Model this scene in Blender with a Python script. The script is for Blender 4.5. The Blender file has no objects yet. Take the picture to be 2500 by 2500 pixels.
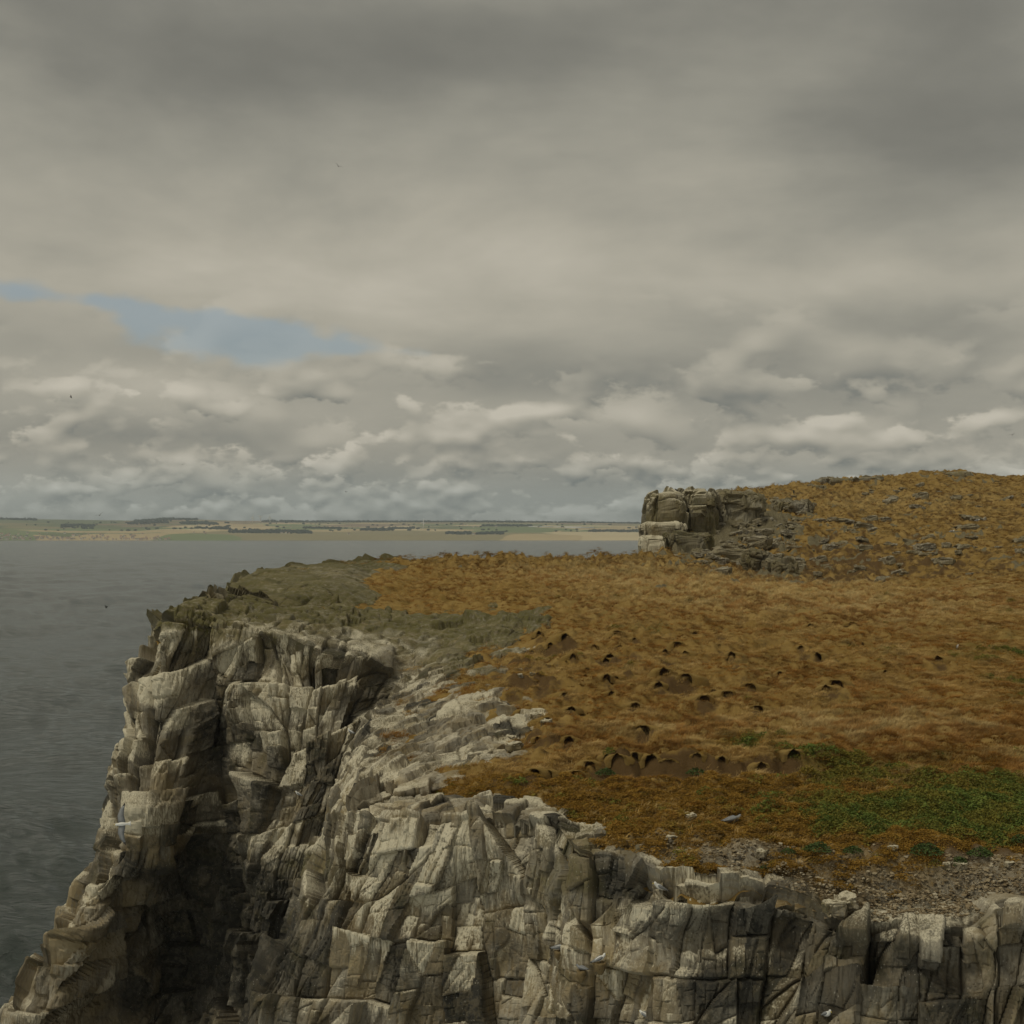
import bpy, math, random
import numpy as np
from mathutils import Vector, Matrix, Euler
R = math.radians
random.seed(7)
RNG = np.random.default_rng(11)
SC = bpy.context.scene
COL = SC.collection

# ---------------------------------------------------------------- camera, sky, sun, exposure
F, CX, CY = 3434.0, 1250.0, 1300.0          # focal length and horizon in photo pixels (2500 px wide)
SEA = -45.0                                   # sea level below the eye
cam_d = bpy.data.cameras.new('camera'); cam = bpy.data.objects.new('camera', cam_d); COL.objects.link(cam)
cam_d.sensor_width = 36; cam_d.lens = F/2500*36; cam_d.shift_y = 50/2500
cam_d.clip_start = .5; cam_d.clip_end = 60000
cam.rotation_euler = (R(90), 0, 0)
SC.camera = cam
SC.cycles.max_bounces = 5; SC.cycles.diffuse_bounces = 2; SC.cycles.glossy_bounces = 2; SC.cycles.transmission_bounces = 2; SC.cycles.volume_bounces = 0
SC.view_settings.view_transform = 'Standard'; SC.view_settings.look = 'None'
SC.view_settings.exposure = 0.0; SC.view_settings.gamma = 1
SUN_EL, SUN_AZ = R(60), R(-118)               # azimuth clockwise from +Y; sun behind the camera on the left
sun_d = bpy.data.lights.new('sun', 'SUN'); sun = bpy.data.objects.new('sun', sun_d); COL.objects.link(sun)
sun_d.energy = 1.45; sun_d.angle = R(18); sun_d.color = (1, .95, .78)
sdir = Vector((math.sin(SUN_AZ)*math.cos(SUN_EL), math.cos(SUN_AZ)*math.cos(SUN_EL), math.sin(SUN_EL)))
sun.rotation_euler = sdir.to_track_quat('Z', 'Y').to_euler()
sun.location = sdir*500

class NT:
    """small node-tree builder"""
    def __init__(s, tree):
        s.t = tree; s.n = tree.nodes; s.l = tree.links
    def new(s, typ, **kw):
        n = s.n.new(typ)
        for k, v in kw.items(): setattr(n, k, v)
        return n
    def put(s, sock, v):
        if v is None: return
        if hasattr(v, 'is_output'): s.l.new(v, sock)
        else:
            if hasattr(sock.default_value, '__len__') and hasattr(v, '__len__') and len(sock.default_value) == 4 and len(v) == 3: v = (*v, 1)
            sock.default_value = v
    def m(s, op, a, b=None, c=None, clamp=False):
        n = s.new('ShaderNodeMath', operation=op, use_clamp=clamp)
        for i, v in enumerate((a, b, c)): s.put(n.inputs[i], v)
        return n.outputs[0]
    def vm(s, op, a, b=None):
        n = s.new('ShaderNodeVectorMath', operation=op)
        s.put(n.inputs[0], a); s.put(n.inputs[1], b)
        return n.outputs[0]
    def xyz(s, x, y, z=0):
        n = s.new('ShaderNodeCombineXYZ')
        for i, v in enumerate((x, y, z)): s.put(n.inputs[i], v)
        return n.outputs[0]
    def sep(s, v):
        n = s.new('ShaderNodeSeparateXYZ'); s.l.new(v, n.inputs[0]); return n.outputs
    def noise(s, vec, scale, detail=4, rough=.5, dist=0., lac=2., out=0):
        n = s.new('ShaderNodeTexNoise'); s.put(n.inputs['Vector'], vec)
        for k, v in (('Scale', scale), ('Detail', detail), ('Roughness', rough), ('Distortion', dist), ('Lacunarity', lac)): n.inputs[k].default_value = v
        return n.outputs[out]
    def ramp(s, fac, pts, interp='LINEAR'):
        n = s.new('ShaderNodeValToRGB'); s.put(n.inputs[0], fac); e = n.color_ramp.elements; n.color_ramp.interpolation = interp
        while len(e) < len(pts): e.new(.5)
        for el, (p, c) in zip(e, pts): el.position = p; el.color = (*c, 1) if len(c) == 3 else c
        return n.outputs[0]
    def mix(s, f, a, b, blend='MIX'):
        n = s.new('ShaderNodeMix', data_type='RGBA', blend_type=blend)
        s.put(n.inputs[0], f); s.put(n.inputs[6], a); s.put(n.inputs[7], b)
        return n.outputs[2]
    def smooth(s, v, a, b, lo=0., hi=1.):
        n = s.new('ShaderNodeMapRange', interpolation_type='SMOOTHSTEP'); s.put(n.inputs[0], v)
        for i, q in zip((1, 2, 3, 4), (a, b, lo, hi)): n.inputs[i].default_value = q
        return n.outputs[0]
    def attr(s, name, typ='GEOMETRY', out=0):
        n = s.new('ShaderNodeAttribute', attribute_name=name, attribute_type=typ); return n.outputs[out]

def build_world():
    w = bpy.data.worlds.new('World'); SC.world = w; w.use_nodes = True; w.cycles.sampling_method = 'MANUAL'; w.cycles.sample_map_resolution = 256
    t = NT(w.node_tree); t.n.clear()
    sky = t.new('ShaderNodeTexSky', sky_type='NISHITA', sun_disc=False)
    sky.sun_elevation = SUN_EL; sky.sun_rotation = SUN_AZ; sky.air_density = 1.2; sky.dust_density = 1.5
    d = t.new('ShaderNodeTexCoord').outputs['Generated']
    dx, dy, dz = t.sep(d)
    az = t.m('ARCTAN2', dx, dy)
    el = t.m('ARCSINE', dz)
    elp = t.m('MAXIMUM', dz, 0.0)
    den = t.m('ADD', elp, .15)
    # flat-bottomed stratus seen in perspective
    cp = t.xyz(t.m('DIVIDE', dx, den), t.m('DIVIDE', dy, den), 0)
    n1 = t.noise(cp, 1.15, 7, .56, .3)
    # heaped cumulus seen from the side: density, and density a little higher up to find lit tops
    ap = t.xyz(az, t.m('MULTIPLY', el, 1.8), 0.4)
    n2 = t.noise(ap, 9.0, 5, .5)
    n3 = t.noise(t.vm('ADD', ap, (3.1, 8.2, 0)), 26.0, 3, .5)
    low = t.smooth(el, .19, .09)             # cumulus near the horizon
    vlow = t.smooth(el, .06, .015)
    def blob(px, py, rx, ry):
        a0 = math.atan((px-CX)/F); e0 = math.atan((CY-py)/F*math.cos(a0))
        u = t.m('DIVIDE', t.m('SUBTRACT', az, a0), rx/F); v = t.m('DIVIDE', t.m('SUBTRACT', el, e0), ry/F)
        r2 = t.m('ADD', t.m('MULTIPLY', u, u), t.m('MULTIPLY', v, v))
        return t.m('EXPONENT', t.m('MULTIPLY', r2, -1.0))
    L = t.m('ADD', .57, t.m('MULTIPLY', t.m('SUBTRACT', n1, .5), t.m('SUBTRACT', .85, t.m('MULTIPLY', low, .5))))
    L = t.m('ADD', L, t.m('MULTIPLY', t.m('SUBTRACT', n2, .5), .36))
    for (scale, off, thr, e0, e1, shift, amt) in ((8.5, (1.7, 4.2, 0), .50, .19, .11, .0, .7), (15., (5.2, 1.3, 2.), .48, .135, .08, .03, .9), (27., (9.1, 6.6, 1.), .47, .065, .04, .0, .8)):
        q = t.vm('ADD', ap, off)
        dens = t.noise(q, scale, 7, .58); soft = t.noise(q, scale, 2.5, .5); up_ = t.noise(t.vm('ADD', q, (-.05/scale, .24/scale, 0)), scale, 2.5, .5)
        lit = t.m('MULTIPLY', t.m('SUBTRACT', soft, up_), 3.0)
        edge = t.m('MULTIPLY', t.m('MULTIPLY', t.smooth(dens, thr, thr+.06), t.smooth(el, e0, e1)), amt)
        Lc = t.m('ADD', t.m('ADD', .60+shift, lit), t.m('MULTIPLY', t.m('SUBTRACT', dens, .55), -.5))
        L = t.m('ADD', t.m('MULTIPLY', L, t.m('SUBTRACT', 1., edge)), t.m('MULTIPLY', Lc, edge))
    for (px, py, rx, ry, wgt) in SKY_BLOBS:
        L = t.m('ADD', L, t.m('MULTIPLY', blob(px, py, rx, ry), wgt))
    high = t.smooth(el, .16, .42)
    L = t.m('SUBTRACT', L, t.m('MULTIPLY', high, .16))
    cloud = t.ramp(L, [(.0, (.135, .134, .118)), (.3, (.215, .210, .180)), (.5, (.305, .293, .245)), (.7, (.410, .385, .315)), (1., (.56, .52, .43))])
    # distant cloud takes on a bluer grey
    cloud = t.mix(t.m('MULTIPLY', vlow, .55), cloud, t.mix(1., cloud, (.80, .99, 1.16), 'MULTIPLY'))
    coolm = t.m('MULTIPLY', t.smooth(L, .5, .2), t.m('MULTIPLY', low, .5))
    cloud = t.mix(coolm, cloud, t.mix(1., cloud, (.90, 1.0, 1.08), 'MULTIPLY'))
    # ragged holes with blue sky
    gap = t.m('SUBTRACT', t.m('ADD', t.m('MULTIPLY', t.m('SUBTRACT', n2, .5), -2.2), t.m('MULTIPLY', t.m('SUBTRACT', n3, .5), -2.0)), .62)
    for (px, py, rx, ry, wgt) in SKY_GAPS:
        gap = t.m('ADD', gap, t.m('MULTIPLY', blob(px, py, rx, ry), wgt))
    bs = 0.
    for (px, py, rx, ry, wgt) in SKY_GAPS: bs = t.m('ADD', bs, blob(px, py, rx, ry))
    g = t.m('MULTIPLY', t.smooth(gap, -.2, .5), t.smooth(bs, .08, .4))
    skyc = t.mix(1., sky.outputs[0], (.086, .086, .086), 'MULTIPLY')
    blue = t.mix(.6, skyc, (.27, .34, .385))
    col = t.mix(t.m('MULTIPLY', g, .68), cloud, blue)
    bg = t.new('ShaderNodeBackground'); t.l.new(col, bg.inputs[0]); bg.inputs[1].default_value = 1.0
    out = t.new('ShaderNodeOutputWorld'); t.l.new(bg.outputs[0], out.inputs[0])

SKY_BLOBS = [  # photo place of the big light and dark cloud masses: px, py, half widths, weight
    (350, 120, 420, 190, -.16), (1050, 150, 600, 120, -.18), (2350, 330, 420, 130, -.22), (2400, 40, 300, 150, -.12), (1950, 200, 330, 90, .05),
    (900, 560, 800, 170, .10), (700, 700, 700, 75, .18), (1500, 640, 600, 90, .12), (1050, 800, 420, 60, .10),
    (200, 820, 260, 60, .00), (420, 940, 420, 55, .16), (1000, 920, 200, 60, .06), (300, 1060, 360, 38, -.18), (1350, 930, 330, 55, -.20), (2000, 930, 500, 70, -.10),
    (1400, 1015, 260, 35, .14), (2300, 820, 260, 80, -.08), (2000, 690, 300, 40, .10), (700, 1170, 500, 30, -.06), (1500, 1180, 500, 40, -.10),
]
SKY_GAPS = [(380, 768, 180, 36, 1.05), (590, 830, 220, 52, 1.2), (180, 730, 170, 20, .75), (20, 700, 90, 22, .8), (860, 850, 120, 20, .55), (1000, 860, 70, 15, .4)]
build_world()

# ---------------------------------------------------------------- numpy noise and block partition
def _mix32(h):
    h = (h ^ (h >> np.uint32(16)))*np.uint32(0x7feb352d); h = (h ^ (h >> np.uint32(15)))*np.uint32(0x846ca68b)
    return h ^ (h >> np.uint32(16))
def hsh(ix, iy, iz, seed=0):
    with np.errstate(over='ignore'):
        h = ix.astype(np.int64).astype(np.uint32)*np.uint32(73856093) ^ iy.astype(np.int64).astype(np.uint32)*np.uint32(19349663) ^ iz.astype(np.int64).astype(np.uint32)*np.uint32(83492791) ^ np.uint32((seed*2654435761+977) & 0xffffffff)
        return _mix32(_mix32(h))
def h01(h, k):
    with np.errstate(over='ignore'):
        return (_mix32(h + np.uint32((k*0x9E3779B9) & 0xffffffff)) & np.uint32(0xffffff)).astype(np.float32)/np.float32(0xffffff)
def vnoise(p, seed=0):
    i = np.floor(p); f = (p-i).astype(np.float32); u = f*f*f*(f*(f*6-15)+10); i = i.astype(np.int64)
    r = 0
    for a in (0, 1):
        for b in (0, 1):
            for c in (0, 1):
                w = (u[:, 0] if a else 1-u[:, 0])*(u[:, 1] if b else 1-u[:, 1])*(u[:, 2] if c else 1-u[:, 2])
                r = r + w*h01(hsh(i[:, 0]+a, i[:, 1]+b, i[:, 2]+c, seed), 1)
    return r*2-1
def fbm(p, octv=4, seed=0, rough=.5):
    r = 0; a = 1.; s = 0
    q = np.asarray(p, float)
    for k in range(octv):
        r = r + a*vnoise(q+17.3*k, seed+k); s += a; a *= rough; q = q*2.03
    return r/s*1.6
def sstep(x, a, b):
    t = np.clip((x-a)/(b-a), 0, 1); return t*t*(3-2*t)
def rotm(rx, ry, rz): return np.array(Euler((R(rx), R(ry), R(rz))).to_matrix())
def blocks(p, size, rot, seed, jit=.76, pw=5):
    """nearest and second nearest cell of a jittered boxy lattice: (hash, offset to centre in metres, distance) twice"""
    rot = np.asarray(rot); size = np.asarray(size, float)
    q = (p @ rot.T)/size
    c = np.floor(q).astype(np.int64); n = len(q)
    d1 = np.full(n, 1e9, np.float32); d2 = d1.copy(); H1 = np.zeros(n, np.uint32); H2 = H1.copy()
    O1 = np.zeros((n, 3), np.float32); O2 = O1.copy()
    for a in (-1, 0, 1):
        for b in (-1, 0, 1):
            for e in (-1, 0, 1):
                ci = c + np.array([a, b, e])
                h = hsh(ci[:, 0], ci[:, 1], ci[:, 2], seed)
                o = np.stack([q[:, k]-(ci[:, k]+.5+jit*(h01(h, 11+k)-.5)) for k in range(3)], 1).astype(np.float32)
                d = (np.abs(o)**pw).sum(1)**(1/pw)
                m = d < d1; m2 = (~m) & (d < d2)
                H2[m] = H1[m]; O2[m] = O1[m]; d2[m] = d1[m]
                H1[m] = h[m]; O1[m] = o[m]; d1[m] = d[m]
                H2[m2] = h[m2]; O2[m2] = o[m2]; d2[m2] = d[m2]
    irot = rot
    return H1, (O1*size) @ irot, H2, (O2*size) @ irot, (d2-d1)
def cell_disp(H, O, nrm, amp, tilt, terr, sparse=0., cap=None):
    off = h01(H, 1)*2-1
    if sparse: off = np.sign(off)*np.maximum(np.abs(off)-sparse, 0)/(1-sparse)
    off = off*amp
    g = np.stack([h01(H, 2)*2-1, h01(H, 3)*2-1, h01(H, 4)*2-1], 1)*tilt
    if cap is not None: O = np.clip(O, -cap, cap)
    d = off+(O*g).sum(1)
    if terr:
        nz = nrm[:, 2]; nh = np.sqrt(np.maximum(1-nz*nz, 1e-4))
        steep = O[:, 2]*np.clip(nz/nh, -.9, .9)
        flat = -O[:, 2]/np.maximum(nz, .5)
        k = sstep(nz, .62, .85)
        d = d+terr*(steep*(1-k)+flat*k)
    return d
def rock_disp(p, nrm, size, rot, seed, levels, warp=.25, wscale=.33):
    """summed facet displacement of several block levels; returns displacement and the coarse cell id"""
    w = np.stack([fbm(p*wscale, 2, seed+50+i) for i in range(3)], 1)*warp
    size = np.asarray(size, float); d = 0; idc = None
    for li, (fac, amp, tilt, terr, crack, cw, bev) in enumerate(levels):
        H1, O1, H2, O2, e = blocks(p+w*(1 if li == 0 else .5), size*fac, rot @ rotm(7*li, -5*li, 11*li), seed+li*13)
        sp = (0., .35, .5)[min(li, 2)]; cp_ = float(np.sort(size)[1]*fac*.6); a = cell_disp(H1, O1, nrm, amp, tilt, terr, sp, cp_); b = cell_disp(H2, O2, nrm, amp, tilt, terr, sp, cp_)
        em = e*float(np.sort(size)[:2].mean()*fac)*.5
        k = .5*(1-sstep(em, 0, bev))
        dd = a*(1-k)+b*k
        cr = (h01(H1 ^ H2, 5) > (.15, .45, .7)[min(li, 2)])*crack*(.5+h01(H1 ^ H2, 6))
        dd = dd-cr*(1-sstep(em, 0, cw))
        d = d+dd
        if li == 0: idc = H1
        if li == 1: id2 = H1
    return d, idc, id2 if len(levels) > 1 else idc

def clip_poly(poly, n, c):
    """two convex halves of a polygon cut by n.p = c"""
    A, B = [], []; m = len(poly)
    for i in range(m):
        p, q = poly[i], poly[(i+1) % m]; sp = n[0]*p[0]+n[1]*p[1]-c; sq = n[0]*q[0]+n[1]*q[1]-c
        (A if sp < 0 else B).append(p)
        if (sp < 0) != (sq < 0):
            t = sp/(sp-sq); x = (p[0]+t*(q[0]-p[0]), p[1]+t*(q[1]-p[1])); A.append(x); B.append(x)
    return A, B
def joints(a, b, seed, levels, aspect=1.5, lean=0., dip=0., diag=.14, spread=9.):
    """cut a face into blocks by straight joints; levels: (size, offset, tilt, groove depth, groove width).
    returns displacement, groove, block id, finest id, offset of each point from its block centre height"""
    r = random.Random(seed); n = len(a)
    d = np.zeros(n, np.float32); gr = np.zeros(n, np.float32); id1 = np.zeros(n, np.int64); id2 = np.zeros(n, np.int64); cb1 = np.zeros(n, np.float32)
    x0, x1, y0, y1 = math.floor(a.min())-2., math.ceil(a.max())+2., math.floor(b.min())-2., math.ceil(b.max())+2.
    st = [(np.arange(n), [(x0, y0), (x1, y0), (x1, y1), (x0, y1)], 0)]; cnt = 0
    while st:
        idx, poly, lv = st.pop()
        if len(idx) == 0 or len(poly) < 3: continue
        ar = 0.; cx = cy = 0.
        for i in range(len(poly)):
            p, q = poly[i], poly[(i+1) % len(poly)]; k = p[0]*q[1]-q[0]*p[1]; ar += k; cx += (p[0]+q[0])*k; cy += (p[1]+q[1])*k
        ar *= .5
        if abs(ar) < 1e-6: continue
        cx /= 6*ar; cy /= 6*ar; size = math.sqrt(abs(ar)); cnt += 1
        while lv < len(levels) and size < levels[lv][0]*r.uniform(.75, 1.5):
            _, off, tilt, gd, gw = levels[lv]
            o = r.uniform(-1, 1); o = math.copysign(abs(o)**(1. if lv == 0 else 1.6), o)*off
            d[idx] += o+(a[idx]-cx)*(r.uniform(-1, 1)*tilt)+(b[idx]-cy)*(r.uniform(-1, 1)*tilt)
            if lv == 0: id1[idx] = cnt; cb1[idx] = b[idx]-cy
            if lv <= 1: id2[idx] = cnt
            lv += 1
        if lv >= len(levels): continue
        xs = [p[0] for p in poly]; ys = [p[1] for p in poly]; w = max(xs)-min(xs); h = max(ys)-min(ys)
        if r.random() < diag: th = math.radians(r.choice((-1, 1))*r.uniform(28, 55))
        elif w*aspect*r.uniform(.75, 1.3) > h: th = math.radians(lean+r.gauss(0, spread))            # upright joint
        else: th = math.radians(90+dip+r.gauss(0, spread))
        nn = (math.cos(th), math.sin(th)); pr = [nn[0]*p[0]+nn[1]*p[1] for p in poly]; lo, hi = min(pr), max(pr); c = lo+(hi-lo)*r.uniform(.3, .7)
        sd = nn[0]*a[idx]+nn[1]*b[idx]-c
        gd, gw = levels[lv][3]*(0 if r.random() < .22 else r.uniform(.35, 1.3)), levels[lv][4]
        near = np.abs(sd) < gw
        if gd > 0 and near.any():
            k = idx[near]; gr[k] = np.maximum(gr[k], gd*(1-np.abs(sd[near])/gw)**1.3)
        A, B = clip_poly(poly, nn, c); m = sd < 0
        st.append((idx[m], A, lv)); st.append((idx[~m], B, lv))
    return d, gr, id1, id2, cb1

def hermite(x, Y, xs, ten=1.0, mono=False):
    x = np.asarray(x, float); Y = np.asarray(Y, float)
    sec = (Y[1:]-Y[:-1])/(x[1:]-x[:-1]).reshape(-1, *([1]*(Y.ndim-1)))
    m = np.zeros_like(Y); m[0] = sec[0]; m[-1] = sec[-1]
    h = (x[1:]-x[:-1]).reshape(-1, *([1]*(Y.ndim-1)))
    m[1:-1] = (sec[:-1]*h[1:]+sec[1:]*h[:-1])/(h[1:]+h[:-1])*ten
    if mono:
        lim = 2.2*np.minimum(np.abs(sec[:-1]), np.abs(sec[1:])); m[1:-1] = np.where(sec[:-1]*sec[1:] > 0, np.clip(m[1:-1], -lim, lim), 0)
    k = np.clip(np.searchsorted(x, xs)-1, 0, len(x)-2)
    hh = (x[k+1]-x[k]); t = (xs-x[k])/hh
    sh = (-1,)+(1,)*(Y.ndim-1); t = t.reshape(sh); hh = hh.reshape(sh)
    return (2*t**3-3*t**2+1)*Y[k]+(t**3-2*t**2+t)*hh*m[k]+(-2*t**3+3*t**2)*Y[k+1]+(t**3-t**2)*hh*m[k+1]

def at(px, py, D): return np.array([(px-CX)*D/F, D, -(py-CY)*D/F])
def to_px(p):
    Y = np.maximum(p[:, 1], 1.); return CX+p[:, 0]/Y*F, CY-p[:, 2]/Y*F

# ---------------------------------------------------------------- mesh and object helpers
def tag(o, label=None, cat=None, group=None, kind=None):
    for k, v in (('label', label), ('category', cat), ('group', group), ('kind', kind)):
        if v: o[k] = v
    return o
def empty(name, loc=(0, 0, 0), rz=0.):
    o = bpy.data.objects.new(name, None); COL.objects.link(o); o.location = loc; o.rotation_euler = (0, 0, rz); o.empty_display_size = .2
    return o
def np_mesh(name, V, Fq, attrs=None, smooth=False, mat_idx=None):
    """V (n,3); Fq (m,4) quads or (m,3) triangles or list of both; attrs {name: (n,3) colours}"""
    me = bpy.data.meshes.new(name)
    fl = Fq if isinstance(Fq, list) else [Fq]
    fl = [f for f in fl if len(f)]
    tot = np.concatenate([np.full(len(f), f.shape[1]) for f in fl]); loops = np.concatenate([f.ravel() for f in fl])
    me.vertices.add(len(V)); me.vertices.foreach_set('co', np.asarray(V, np.float32).ravel())
    me.loops.add(len(loops)); me.loops.foreach_set('vertex_index', loops.astype(np.int32))
    me.polygons.add(len(tot)); st = np.concatenate([[0], np.cumsum(tot)[:-1]])
    me.polygons.foreach_set('loop_start', st.astype(np.int32)); me.polygons.foreach_set('loop_total', tot.astype(np.int32))
    if mat_idx is not None: me.polygons.foreach_set('material_index', np.asarray(mat_idx, np.int32))
    me.update(calc_edges=True)
    me.polygons.foreach_set('use_smooth', np.full(len(tot), smooth, bool))
    for k, a in (attrs or {}).items():
        a = np.asarray(a, np.float32)
        if a.ndim == 1:
            at_ = me.attributes.new(k, 'FLOAT', 'POINT'); at_.data.foreach_set('value', a)
        else:
            at_ = me.attributes.new(k, 'FLOAT_VECTOR', 'POINT'); at_.data.foreach_set('vector', a.ravel())
    me.validate()
    return me
def obj(name, me, mat=None, parent=None):
    o = bpy.data.objects.new(name, me); COL.objects.link(o)
    if mat is not None:
        for mm in (mat if isinstance(mat, (list, tuple)) else [mat]): me.materials.append(mm)
    if parent is not None: o.parent = parent
    return o
def grid_faces(nr, nc):
    i = np.arange(nr*nc).reshape(nr, nc)
    return np.stack([i[:-1, :-1], i[1:, :-1], i[1:, 1:], i[:-1, 1:]], -1).reshape(-1, 4)
class MB:
    """collects simple solids into one mesh"""
    def __init__(s): s.v = []; s.f = []
    def add(s, V, Fc):
        b = len(s.v); s.v += [tuple(v) for v in V]; s.f += [tuple(i+b for i in f) for f in Fc]; return s
    def loft(s, rings, cap=True, closed=True):
        n = len(rings[0]); V = [p for r in rings for p in r]; Fc = []
        for k in range(len(rings)-1):
            for i in range(n if closed else n-1):
                j = (i+1) % n; Fc.append((k*n+i, k*n+j, (k+1)*n+j, (k+1)*n+i))
        if cap: Fc.append(tuple(range(n-1, -1, -1))); Fc.append(tuple((len(rings)-1)*n+i for i in range(n)))
        return s.add(V, Fc)
    def tube(s, pts, rad, n=8):
        pts = [Vector(p) for p in pts]; rings = []
        for k, p in enumerate(pts):
            d = (pts[min(k+1, len(pts)-1)]-pts[max(k-1, 0)]).normalized()
            a = d.orthogonal().normalized(); b = d.cross(a)
            r = rad[k] if hasattr(rad, '__len__') else rad
            rings.append([p+(a*math.cos(2*math.pi*i/n)+b*math.sin(2*math.pi*i/n))*r for i in range(n)])
        return s.loft(rings)
    def build(s, name, mat=None, parent=None, smooth=True):
        me = bpy.data.meshes.new(name); me.from_pydata(s.v, [], s.f); me.update()
        me.polygons.foreach_set('use_smooth', np.full(len(s.f), smooth, bool))
        return obj(name, me, mat, parent)
def copy_tree(o, parent=None):
    c = o.copy(); COL.objects.link(c); c.parent = parent
    for ch in list(o.children): copy_tree(ch, c)
    return c

# ---------------------------------------------------------------- materials
def material(name, rough=.9, spec=.2):
    m = bpy.data.materials.new(name); m.use_nodes = True; t = NT(m.node_tree)
    b = m.node_tree.nodes['Principled BSDF']; b.inputs['Roughness'].default_value = rough; b.inputs['Specular IOR Level'].default_value = spec
    return m, t, b
def plain(name, col, rough=.8, var=.25, scale=8., spec=.2):
    m, t, b = material(name, rough, spec)
    n = t.noise(t.new('ShaderNodeTexCoord').outputs['Object'], scale, 5, .6)
    t.l.new(t.mix(n, [c*(1-var) for c in col], [min(1, c*(1+var)) for c in col]), b.inputs['Base Color'])
    return m
def rock_material():
    m, t, b = material('jointed_rock', .9, .25)
    p = t.new('ShaderNodeNewGeometry').outputs['Position']
    a1 = t.sep(t.attr('zone_a', out=1)); a2 = t.sep(t.attr('zone_b', out=1))
    guano, dark, olive = a1; ochre, rnd, wet = a2
    nb = t.noise(p, .55, 5, .6); nm = t.noise(p, 3.2, 6, .65); nf = t.noise(p, 17., 5, .7)
    # streaks run down the face
    ps = t.vm('MULTIPLY', p, (5.5, 5.5, .55)); ns = t.noise(ps, 1.6, 5, .6); nsf = t.noise(ps, 3.2, 4, .6)
    base = t.ramp(t.m('ADD', t.m('MULTIPLY', nm, .42), t.m('ADD', t.m('MULTIPLY', rnd, .46), t.m('MULTIPLY', nf, .16))),
                  [(.18, (.050, .045, .037)), (.36, (.155, .141, .112)), (.53, (.28, .253, .198)), (.76, (.52, .47, .36))])
    base = t.mix(t.m('MULTIPLY', t.smooth(ns, .47, .66), .6), base, (.050, .044, .035))
    oc = t.m('MULTIPLY', ochre, t.smooth(t.m('ADD', nb, t.m('MULTIPLY', ns, .6)), .56, .88))
    base = t.mix(t.m('MULTIPLY', oc, .85), base, t.mix(nm, (.22, .150, .062), (.36, .27, .135)))
    r2 = t.m('FRACT', t.m('MULTIPLY', rnd, 7.31))
    base = t.mix(t.m('MULTIPLY', t.m('MULTIPLY', t.smooth(r2, .55, .85), .75), t.m('ADD', ochre, .25), clamp=True), base, t.mix(nm, (.25, .185, .092), (.47, .385, .235)))
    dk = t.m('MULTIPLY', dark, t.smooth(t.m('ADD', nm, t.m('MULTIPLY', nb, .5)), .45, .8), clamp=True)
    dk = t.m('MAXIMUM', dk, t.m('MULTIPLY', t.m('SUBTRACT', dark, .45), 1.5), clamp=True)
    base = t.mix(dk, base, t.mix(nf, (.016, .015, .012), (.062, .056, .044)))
    ol = t.m('MULTIPLY', olive, t.smooth(t.m('ADD', t.m('MULTIPLY', nm, .7), t.m('MULTIPLY', nf, .3)), .33, .55), clamp=True)
    base = t.mix(t.m('MULTIPLY', ol, .9), base, t.mix(nf, (.070, .066, .018), (.150, .128, .040)))
    # droppings: ledges, runs below them and scattered splashes
    gu = t.m('MULTIPLY', guano, t.m('ADD', .62, t.m('MULTIPLY', t.m('SUBTRACT', nsf, .5), 2.2)))
    gu = t.smooth(t.m('ADD', gu, t.m('MULTIPLY', t.m('SUBTRACT', nf, .5), .22)), .16, .55)
    base = t.mix(t.m('MULTIPLY', gu, .9), base, t.mix(nm, (.47, .415, .295), (.74, .68, .52)))
    vo = t.new('ShaderNodeTexVoronoi'); vo.inputs['Scale'].default_value = 9.; t.l.new(t.vm('MULTIPLY', p, (1, 1, .6)), vo.inputs['Vector'])
    vo.inputs['Randomness'].default_value = 1.
    sp = t.m('MULTIPLY', t.m('LESS_THAN', vo.outputs['Distance'], .17), t.m('GREATER_THAN', t.noise(p, 1.3, 3, .6), .52))
    base = t.mix(t.m('MULTIPLY', sp, .4), base, (.45, .42, .35))
    t.l.new(base, b.inputs['Base Color'])
    b.inputs['Roughness'].default_value = .88
    bp = t.new('ShaderNodeBump'); bp.inputs['Strength'].default_value = .55; bp.inputs['Distance'].default_value = .05
    t.l.new(t.m('ADD', nf, t.m('MULTIPLY', t.noise(p, 60., 3, .6), .4)), bp.inputs['Height']); t.l.new(bp.outputs[0], b.inputs['Normal'])
    return m
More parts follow.
